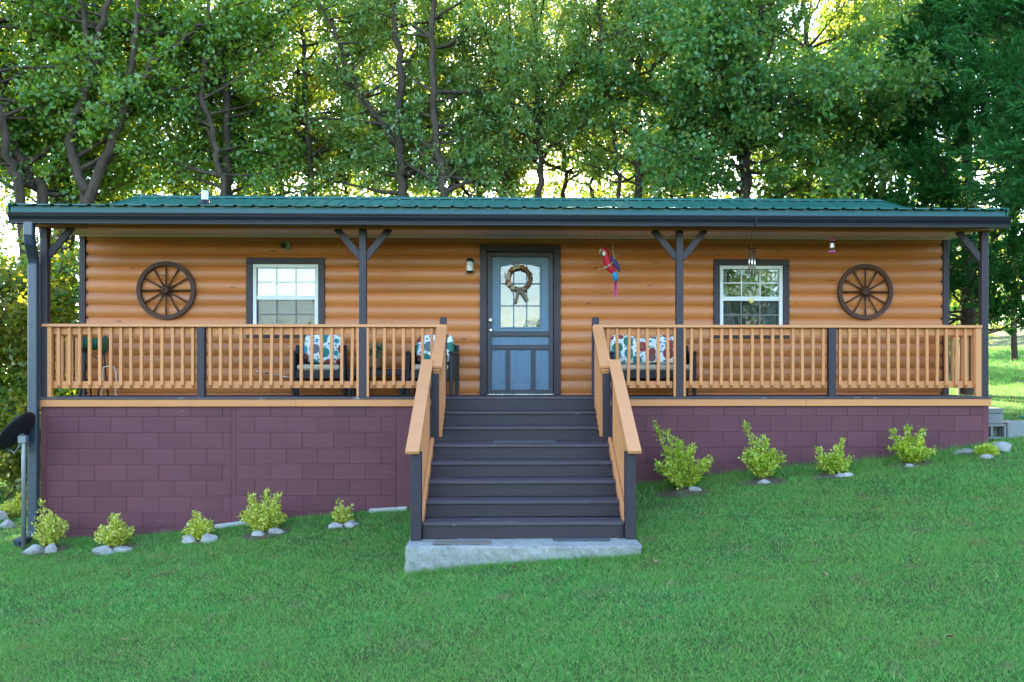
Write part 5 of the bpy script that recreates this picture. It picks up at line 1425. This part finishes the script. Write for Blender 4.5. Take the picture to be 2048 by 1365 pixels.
q = MB(); q.tube([pp(1222, 514, -0.03), pp(1229, 524, -0.035), pp(1235, 534, -0.02), pp(1240, 546, 0)], [0.018, 0.034, 0.028, 0.004], 10); q.build('wing', M_navy, t)
q = MB(); q.tube([pp(1228, 545), pp(1231, 553), pp(1231.5, 563)], [0.036, 0.040, 0.028], 10); q.build('tail_covert', M_pblue, t)
for dx in (-3, -1, 1, 3.2):
    q = MB(); q.bar(pp(1231 + dx * 0.6, 560), pp(1230.5 + dx, 596 - abs(dx) * 1.5), 0.018, 0.004, up=(0, 1, 0), b=0.001); q.build('tail_feather', M_pink, t)
for (fx_, fy_) in ((1211, 535), (1219, 531)):
    q = MB(); q.ellipsoid(pp(fx_, fy_, -0.055), (0.02, 0.016, 0.016), 10, 6); q.build('foot', M_cream, t)
M_stick = paint('driftwood', (0.30, 0.21, 0.13), 0.8, 0.2)
q = MB(); q.tube([pp(1196, 540, -0.05), pp(1211, 536, -0.05), pp(1221, 531, -0.05), pp(1228, 519, -0.05), pp(1238, 508, -0.05)], [0.006, 0.009, 0.009, 0.008, 0.004], 8); q.tube([pp(1228, 519, -0.05), pp(1226, 505, -0.03), pp(1225.5, 493, -0.02)], [0.008, 0.007, 0.005], 8); q.build('perch', M_stick, t)
q = MB(); q.tube([pp(1225.5, 493, -0.02), np.array((pp(1219, 470)[0], HY, ZS))], 0.0022, 5); q.build('cord', M_stick, t)
# wind chime
pw = lambda px, py, dy=0.0: at(px, py, -0.70 + dy)
t = thing('wind_chime', tuple(pw(1503, 610)), 'wind chime with silver tubes hanging before the right window', 'wind chime')
cx = pw(1504, 497); top = np.array((cx[0], -0.70, ZS))
q = MB(); q.tube([top, (cx[0] - 0.01, -0.70, (cx[2] + ZS) / 2), (cx[0], -0.70, cx[2])], 0.004, 5); q.tube([(cx[0], -0.70, cx[2]), (cx[0] - 0.01, -0.70, pw(1502, 592)[2])], 0.0015, 4); q.build('cord', M_stick, t)
q = MB(); q.lathe((cx[0], -0.70, cx[2]), [(0.052, -0.010), (0.054, 0.0), (0.05, 0.010)], 20); q.build('top_disc', M_wheel, t)
for k, (dx, py1) in enumerate(((-0.045, 548), (-0.012, 551), (0.028, 553), (0.042, 545), (-0.03, 543))):
    dy = (-0.03, -0.046, -0.03, 0.02, 0.03)[k]
    zt = cx[2] - 0.03; zb = pw(1504, py1)[2]
    q = MB(); q.lathe((cx[0] + dx, -0.70 + dy, zb), [(0.011, 0), (0.011, zt - zb), (0.009, zt - zb)], 10); q.tube([(cx[0] + dx, -0.70 + dy, zt), (cx[0] + dx * 0.9, -0.70 + dy * 0.9, cx[2])], 0.001, 4); q.build('chime_tube', M_metal, t)
q = MB(); q.lathe((cx[0] - 0.01, -0.70, pw(1502, 602)[2]), [(0.004, -0.006), (0.034, -0.004), (0.034, 0.004), (0.004, 0.006)], 16, 'y'); q.v = [(x_, y_, z_ ) for (x_, y_, z_) in q.v]; q.build('wind_sail', paint('gold_disc', (0.62, 0.50, 0.16), 0.4, 0.1), t)
# hummingbird feeder
pf = lambda px, py, dy=0.0: at(px, py, -0.92 + dy)
t = thing('hummingbird_feeder', tuple(pf(1664, 507)), 'pink and clear hummingbird feeder hanging near the right wagon wheel', 'bird feeder')
fc = pf(1664, 507); M_fp = paint('pink_plastic', (0.52, 0.07, 0.30), 0.35, 0.08)
hz = lambda py: pf(1664, py)[2] - fc[2]
q = MB(); q.lathe(fc, [(0.03, 0), (0.052, 0.006), (0.055, 0.02), (0.03, 0.032), (0.02, 0.036)], 18); q.build('base_dish', M_fp, t)
q = MB(); q.lathe(fc, [(0.022, 0.036), (0.030, 0.05), (0.038, 0.09), (0.030, 0.12), (0.036, 0.145), (0.026, 0.165)], 18); q.build('bottle', M_clear, t)
q = MB(); q.lathe(fc, [(0.030, 0.16), (0.034, 0.17), (0.028, 0.19), (0.010, 0.196)], 16); q.build('cap', M_fp, t)
q = MB(); q.tube([fc + np.array((0, 0, 0.19)), np.array((fc[0], -0.92, ZS))], 0.002, 5); q.build('hanger', M_black, t)
for k in range(4):
    a = k * 1.57 + 0.4; q = MB(); q.lathe(fc + np.array((0.043 * math.cos(a), 0.043 * math.sin(a), 0.024)), [(0.012, 0), (0.012, 0.004), (0.004, 0.006)], 8); q.build('feeding_port', M_white, t)

# plant on the side table
t = thing('potted_plant', (tp[0] - 0.03, -0.40, 0.363), 'small bushy plant in a brown basket pot on the side table', 'potted plant')
q = MB(); q.lathe((0, 0, 0), [(0.075, 0), (0.105, 0.02), (0.118, 0.07), (0.108, 0.085), (0.112, 0.10), (0.10, 0.15), (0.092, 0.15), (0.09, 0.12)], 20); q.build('pot', M_clay, t, world=False)
g = np.random.default_rng(14); n = 420
u = unit(g.normal(0, 1, (n, 3))); P = u * np.array((0.12, 0.11, 0.13)) * g.uniform(0.3, 1, (n, 1)) + np.array((0.02, 0, 0.24)); P[:, 2] = np.maximum(P[:, 2], 0.13)
link('foliage', leaves_mesh('foliage', P, u + g.normal(0, 0.5, (n, 3)), g.normal(0, 1, (n, 3)), g.uniform(0.03, 0.06, n), g.uniform(0.012, 0.02, n)), leaf_mat('sage_leaf', [(0.06, 0.16, 0.10), (0.10, 0.22, 0.15), (0.03, 0.12, 0.07)], [(0.1, 0.25, 0.1), (0.12, 0.3, 0.12)], 0.2), t)
q = MB()
for k in range(12):
    e = np.array((g.uniform(-0.14, 0.12), g.uniform(-0.08, 0.08), g.uniform(0.28, 0.43))); q.tube([(0, 0, 0.13), e * 0.6 + np.array((0, 0, 0.03)), e], 0.002, 4)
q.build('stems', M_twig, t, world=False)
# hose reel at the left end
hp = at(190, 690, -0.45)
t = thing('hose_reel', (hp[0], -0.45, 0.001), 'green garden hose reel on a black stand at the left end of the porch', 'hose reel')
M_green = paint('green_hose', (0.012, 0.13, 0.075), 0.4, 0.15)
for sx in (-0.16, 0.14):
    q = MB(); q.lathe((sx, 0, 0.70), [(0.02, -0.006), (0.115, -0.005), (0.118, 0.0), (0.115, 0.005), (0.02, 0.006)], 24, 'x'); q.build('flange', M_green, t, world=False)
q = MB()
for k in range(7): q.lathe((-0.135 + k * 0.042, 0, 0.70), [(0.060, -0.02), (0.078, -0.012), (0.084, 0), (0.078, 0.012), (0.060, 0.02)], 20, 'x')
q.build('coiled_hose', M_green, t, world=False)
for sx in (-0.12, 0.11):
    q = MB(); q.tube([(sx, -0.15, 0.0), (sx, -0.06, 0.35), (sx, 0, 0.70)], 0.010, 6); q.tube([(sx, 0.15, 0.0), (sx, 0.06, 0.35), (sx, 0, 0.70)], 0.010, 6); q.tube([(sx, -0.10, 0.18), (sx, 0.10, 0.18)], 0.008, 6); q.build('stand', M_black, t, world=False)
q = MB(); q.tube([(-0.12, 0, 0.5), (-0.03, 0, 0.54), (0.08, 0, 0.47), (0.11, 0, 0.40)], 0.008, 6); q.build('crossbar', M_black, t, world=False)
q = MB(); q.tube([at(201, 794, -0.6), at(206, 775, -0.6), at(206, 745, -0.6), at(208, 734, -0.6), at(216, 733, -0.6), at(228, 734, -0.6), at(232, 745, -0.6), at(233, 770, -0.6), at(230, 785, -0.6), at(234, 794, -0.6)], 0.008, 7)
q.solo('white_cable', M_white, 'white looped cable standing beside the hose reel', 'cable')
q = MB(); q.tube([at(512, 742.5, -0.28), at(535, 747, -0.28)], 0.012, 8); q.tube([at(535, 747, -0.28), at(600, 760, -0.28)], 0.009, 8)
q.solo('metal_pole', M_metal, 'thin silver pole lying slanted behind the rail left of the armchair', 'pole')

# mats
q = MB(); q.box(XS - 0.34, XS + 0.42, -2.06, -1.80, -0.5245, -0.512, 0.004); q.solo('rubber_doormat', M_mat, 'grey rubber mat on the stair landing', 'mat')
q = MB(); q.box(XS - 0.90, XS - 0.33, -3.77, -3.57, -1.396, -1.385, 0.004); q.solo('fibre_mat', M_matbrown, 'brown speckled mat on the slab at the left', 'mat')
q = MB(); q.box(XS + 0.30, XS + 0.88, -3.62, -3.50, -1.396, -1.387, 0.004); q.solo('fibre_mat', M_mat, 'grey mat on the slab at the right', 'mat')

# satellite dish
gp = ground_at(48, 1056); X, Y = float(gp[0]), float(gp[1])
Y = -1.55; X = float(at(47.5, 1000, Y)[0]); z0 = float(terrain(X, Y))
t = thing('satellite_dish', (X, Y, z0), 'dark satellite dish on a galvanised pole left of the downspout', 'satellite dish')
zt = float(at(47.5, 884, Y)[2])
q = MB(); q.lathe((X, Y, z0 - 0.05), [(0.026, 0), (0.026, zt - z0 + 0.05), (0.022, zt - z0 + 0.06)], 14); q.build('pole', M_galv, t)
nd = nrm((-0.80, 0.08, 0.58)); dc = at(36, 866, Y + 0.05)
u = nrm(np.cross(nd, (0, 0, 1))); v = np.cross(nd, u)
V = []; F = []; nr, na = 7, 32; Rd = 0.27
for sgn, off in ((0, 0.0), (1, -0.010)):
    for i in range(nr + 1):
        rr = Rd * i / nr
        for k in range(na):
            a = 2 * math.pi * k / na
            V.append(dc + u * rr * math.cos(a) + v * rr * 1.08 * math.sin(a) + nd * (0.075 * (rr / Rd) ** 2 - 0.04 + off))
n1 = (nr + 1) * na
for o in (0, n1):
    for i in range(nr):
        for k in range(na):
            f = [o + i * na + k, o + i * na + (k + 1) % na, o + (i + 1) * na + (k + 1) % na, o + (i + 1) * na + k]
            F.append(f if o == 0 else f[::-1])
for k in range(na): F.append([nr * na + k, nr * na + (k + 1) % na, n1 + nr * na + (k + 1) % na, n1 + nr * na + k])
q = MB(); q.add(V, F, True); q.build('reflector', M_dish, t)
q = MB(); q.obox(at(46, 879, Y), (1, 0, 0), (0, 1, 0), (0, 0, 1), (0.05, 0.04, 0.05), 0.01); q.bar(at(46, 876, Y), dc - nd * 0.05, 0.05, 0.05); q.build('bracket', M_galv, t)
q = MB(); tip = dc + nd * 0.42 - np.array((0, 0, 0.30)); q.tube([at(44, 884, Y), dc - np.array((0, 0, 0.28)) + nd * 0.05, tip], 0.014, 8); q.build('feed_arm', M_galv, t)
q = MB(); q.lathe(tip, [(0.025, -0.04), (0.035, 0.0), (0.03, 0.05)], 10); q.build('receiver', M_white, t)

# cinder block steps at the right corner
def cinder(x0, x1, y0, y1, z0, z1, label, holes=None):
    q = MB()
    if holes == 'y':            # two cores seen from the front
        tk = 0.032; xm = (x0 + x1) / 2
        q.box(x0, x1, y0, y1, z1 - tk, z1, 0.005); q.box(x0, x1, y0, y1, z0, z0 + tk, 0.005)
        q.box(x0 + 0.01, x1 - 0.01, y1 - 0.02, y1 - 0.002, z0 + 0.01, z1 - 0.01, 0.002)  # added back plate, shuts the daylight out of the cores
        for X in (x0 + tk / 2, xm, x1 - tk / 2): q.box(X - tk / 2, X + tk / 2, y0, y1, z0 + tk + 0.0005, z1 - tk - 0.0005, 0.003)
    else:
        q.box(x0, x1, y0, y1, z0, z1, 0.008)
    q.solo('cinder_block', M_cinder, label, 'cinder block', 'cinder block steps at the right corner')
cx0 = XR + 0.03; cy = -0.75
zc = lambda py: float(at(2000, py, cy)[2])
cinder(cx0, cx0 + 0.40, cy, cy + 0.20, zc(879), zc(849), 'hollow cinder block with two dark cores, lowest of the right-hand steps', 'y')
cinder(cx0 - 0.01, cx0 + 0.10, cy + 0.02, cy + 0.40, zc(848.5), zc(828), 'narrow solid block on the hollow one, against the cabin corner')
cinder(cx0 + 0.105, cx0 + 0.37, cy + 0.02, cy + 0.40, zc(848.5), zc(828), 'wider solid block on the hollow one, away from the corner')
cinder(cx0 - 0.01, cx0 + 0.375, cy + 0.015, cy + 0.43, zc(827.5), zc(817), 'thin cap slab topping the right-hand block steps')
cinder(cx0 + 0.405, cx0 + 0.80, cy - 0.02, cy + 0.38, zc(879), zc(844), 'solid block at the right edge of the picture')
q = MB(); hc = at(2046, 842, 0.3); pts = []
for k in range(60):
    a = k * 0.42; pts.append((hc[0] + 0.14 + (0.2 + 0.002 * k) * math.cos(a), 0.1 + (0.12) * math.sin(a), hc[2] - 0.08 + 0.11 * abs(math.sin(a * 0.5)) + 0.0008 * k))
q.tube(pts, 0.011, 7); q.solo('garden_hose', paint('turquoise_hose', (0.02, 0.30, 0.22), 0.35, 0.1), 'coil of turquoise garden hose at the right edge behind the blocks', 'hose')
# a few dry leaves on the grass
for i, (px, py) in enumerate(((1398, 1040), (1311, 1136), (1655, 1165), (1035, 1148), (430, 1120), (250, 1290), (1890, 1290))):
    p = ground_at(px, py); g = np.random.default_rng(600 + i)
    me = leaves_mesh('fallen_leaf', np.array([(0, 0, 0.05)]), np.array([(math.cos(i), math.sin(i), 0.15)]), np.array([(0.1, 0.2, 1.0)]), np.array([0.085]), np.array([0.06]), 0.25, True)
    o = link('fallen_leaf', me, paint('dry_leaf', (0.30, 0.19, 0.10), 0.9, 0.2) if i == 0 else bpy.data.materials['dry_leaf'], None, p)
    tag(o, ['dry leaf on the grass below the tallest leggy shrub', 'dry leaf on the grass just right of the concrete slab', 'dry leaf in the middle of the lawn right of the stairs', 'dry leaf on the grass in front of the slab', 'dry leaf below the pair of stones by the little golden shrub', 'dry leaf in the lower left of the lawn', 'dry leaf in the lower right of the lawn'][i], 'leaf', 'dry leaves on the lawn')

# ================================================================== grass
def grass_mat():
    m = bpy.data.materials.new('lawn_grass'); m.use_nodes = True
    n = m.node_tree.nodes; l = m.node_tree.links; n.remove(n['Principled BSDF'])
    ge = n.new('ShaderNodeNewGeometry')
    c = ramp(n, l, ge.outputs['Random Per Island'], [(0.0, (0.036, 0.20, 0.040)), (0.33, (0.072, 0.33, 0.066)), (0.66, (0.13, 0.46, 0.088)), (0.86, (0.28, 0.54, 0.12)), (0.93, (0.50, 0.44, 0.21))])
    tc = n.new('ShaderNodeTexCoord'); f = noise(n, l, tc.outputs['Object'], 0.9, 5, 0.6)
    mr = n.new('ShaderNodeMapRange'); mr.inputs[1].default_value = 0.35; mr.inputs[2].default_value = 0.68; l.new(f, mr.inputs[0])
    c = mixc(n, l, mr.outputs[0], c, mixc(n, l, 0.6, c, (0.22, 0.36, 0.065)))
    f2 = noise(n, l, tc.outputs['Object'], 3.2, 4, 0.6)
    mr2 = n.new('ShaderNodeMapRange'); mr2.inputs[1].default_value = 0.56; mr2.inputs[2].default_value = 0.72; mr2.inputs[4].default_value = 0.7; l.new(f2, mr2.inputs[0])
    c = mixc(n, l, mr2.outputs[0], c, (0.30, 0.26, 0.12))
    d = n.new('ShaderNodeBsdfDiffuse'); l.new(c, d.inputs[0]); t = n.new('ShaderNodeBsdfTranslucent'); l.new(c, t.inputs[0])
    mx = n.new('ShaderNodeMixShader'); mx.inputs[0].default_value = 0.4; l.new(d.outputs[0], mx.inputs[1]); l.new(t.outputs[0], mx.inputs[2])
    gl = n.new('ShaderNodeBsdfGlossy'); gl.inputs['Roughness'].default_value = 0.45
    m2 = n.new('ShaderNodeMixShader'); m2.inputs[0].default_value = 0.02; l.new(mx.outputs[0], m2.inputs[1]); l.new(gl.outputs[0], m2.inputs[2])
    l.new(m2.outputs[0], n['Material Output'].inputs['Surface'])
    return m
M_grass = grass_mat()
def grass_patch(P, L, W, seed, lean=0.75):
    g = np.random.default_rng(seed); n = len(P)
    az = g.uniform(0, 2 * math.pi, n); ln = np.abs(g.normal(0, lean, n)) + 0.15
    d = np.stack([np.cos(az) * ln, np.sin(az) * ln, np.ones(n)], 1); d = unit(d)
    hz = np.stack([np.cos(az), np.sin(az), np.zeros(n)], 1)
    a2 = g.uniform(0, 2 * math.pi, n); B = np.stack([np.cos(a2), np.sin(a2), np.zeros(n)], 1)
    L = L[:, None]; W = W[:, None]
    tip = P + d * L * 0.85 + hz * L * 0.30
    V = np.stack([P - B * W / 2, P + B * W / 2, tip], 1).reshape(-1, 3)
    return V, np.arange(n * 3).reshape(-1, 3)
g = np.random.default_rng(31)
def scatter(x0, x1, y0, y1, dens):
    n = int((x1 - x0) * (y1 - y0) * dens); x = g.uniform(x0, x1, n); y = g.uniform(y0, y1, n); return x, y
parts_ = []
def in_view(x, y, mrg=0.5):
    dpt = y - CAM[1]; px = 1013 + x * FPX / np.maximum(dpt, 0.5)
    return (px > -60 - mrg * 100) & (px < 2120 + mrg * 100)
blocked = lambda x, y: ((y > -1.10) & (x > XL) & (x < XR) & (y < 4.9)) | ((x > XS - 1.17) & (x < XS + 1.16) & (y > -3.86) & (y < -1.0))
for (y0, y1, dens, Lr, Wr) in ((-8.3, -6.6, 15500, (0.022, 0.050), (0.0038, 0.0062)), (-6.6, -4.4, 13000, (0.022, 0.050), (0.0042, 0.0068)), (-4.4, -1.1, 8500, (0.024, 0.052), (0.005, 0.008))):
    hw = (y1 - CAM[1]) / FPX * 1080 + 0.4
    x, y = scatter(-hw, hw, y0, y1, dens); k = ~blocked(x, y) & in_view(x, y); x, y = x[k], y[k]
    # tufts: thin some spots, thicken others
    w = np.sin(x * 2.3 + 1.1 * np.sin(y * 1.7)) * np.sin(y * 2.9 + x * 0.7) * 0.25 + 0.8 + 0.2 * np.sin(x * 7.1 + y * 3.3) * np.sin(y * 8.7 - x * 2.2)
    k = g.uniform(0, 1.1, len(x)) < w; x, y = x[k], y[k]
    keep = np.ones(len(x), bool)
    for (sx_, sy_, sr_) in SOIL: keep &= (np.hypot(x - sx_, (y - sy_) / 0.75) > sr_ * g.uniform(0.5, 1.15, len(x))) | (g.uniform(0, 1, len(x)) < 0.06)
    x, y = x[keep], y[keep]; wk = w[k][keep]
    n = len(x); L = g.uniform(*Lr, n) * (0.8 + 0.35 * np.clip(wk, 0, 1.3)); L[g.uniform(0, 1, n) < 0.02] *= 1.7
    parts_.append((np.stack([x, y, terrain(x, y) - 0.004], 1), L, g.uniform(*Wr, n)))
# longer, unmown fringe by the foundation, slab and posts
x, y = scatter(XL - 0.5, XR + 1.2, -1.75, -1.12, 4500); k = ~blocked(x, y) & (g.uniform(0, 1, len(x)) < np.clip(1.0 - (-1.12 - y) / 0.6, 0.05, 1) * np.where(x > 1.2, 1.0, 0.75)); x, y = x[k], y[k]
L = g.uniform(0.05, 0.11, len(x)) * np.where(x > 1.2, 1.45, 0.9); parts_.append((np.stack([x, y, terrain(x, y) - 0.004], 1), L, g.uniform(0.004, 0.006, len(x))))
ex = []
for _ in range(5200):
    s = g.integers(4)
    if s < 2: ex.append((g.uniform(XS - 1.2, XS + 1.2), -3.88 - abs(g.normal(0, 0.05))))
    elif s == 2: ex.append((XS + 1.17 + abs(g.normal(0, 0.07)), g.uniform(-3.8, -1.2)))
    else: ex.append((XS - 1.18 - abs(g.normal(0, 0.05)), g.uniform(-3.8, -1.2)))
ex = np.array(ex); parts_.append((np.stack([ex[:, 0], ex[:, 1], terrain(ex[:, 0], ex[:, 1]) - 0.004], 1), g.uniform(0.05, 0.12, len(ex)), g.uniform(0.004, 0.006, len(ex))))
# flat rosettes of coarse weed grass in the turf
tuft = []
for _ in range(300):
    ty = g.uniform(-8.2, -1.5); hwid = (ty - CAM[1]) / FPX * 1060; tx = g.uniform(-hwid, hwid)
    if blocked(tx, ty): continue
    m_ = g.integers(14, 40); rr = g.uniform(0.02, 0.07)
    tuft.append(np.stack([tx + g.normal(0, rr, m_), ty + g.normal(0, rr, m_)], 1))
tuft = np.concatenate(tuft); parts_.append((np.stack([tuft[:, 0], tuft[:, 1], terrain(tuft[:, 0], tuft[:, 1]) - 0.002], 1), g.uniform(0.05, 0.095, len(tuft)), g.uniform(0.005, 0.009, len(tuft))))
# coarser turf at the sides and behind
for (x0, x1, y0, y1, dens) in ((6.4, 12, -1.2, 8, 1200), (-11, -6.0, -1.2, 8, 1200), (10, 22, 8, 26, 260), (-20, -8, 8, 20, 260)):
    x, y = scatter(x0, x1, y0, y1, dens); k = in_view(x, y) & ~blocked(x, y); x, y = x[k], y[k]
    sc = 1.0 if dens > 500 else 2.2
    parts_.append((np.stack([x, y, terrain(x, y) - 0.005], 1), g.uniform(0.04, 0.09, len(x)) * sc, g.uniform(0.006, 0.010, len(x)) * sc))
P = np.concatenate([p[0] for p in parts_]); L = np.concatenate([p[1] for p in parts_]); W = np.concatenate([p[2] for p in parts_])
V, F = grass_patch(P, L, W, 32)
lawn = link('lawn_grass', np_mesh('lawn_grass', V, F), M_grass)
tag(lawn, 'short green lawn grass growing over the slope', 'grass', kind='stuff')
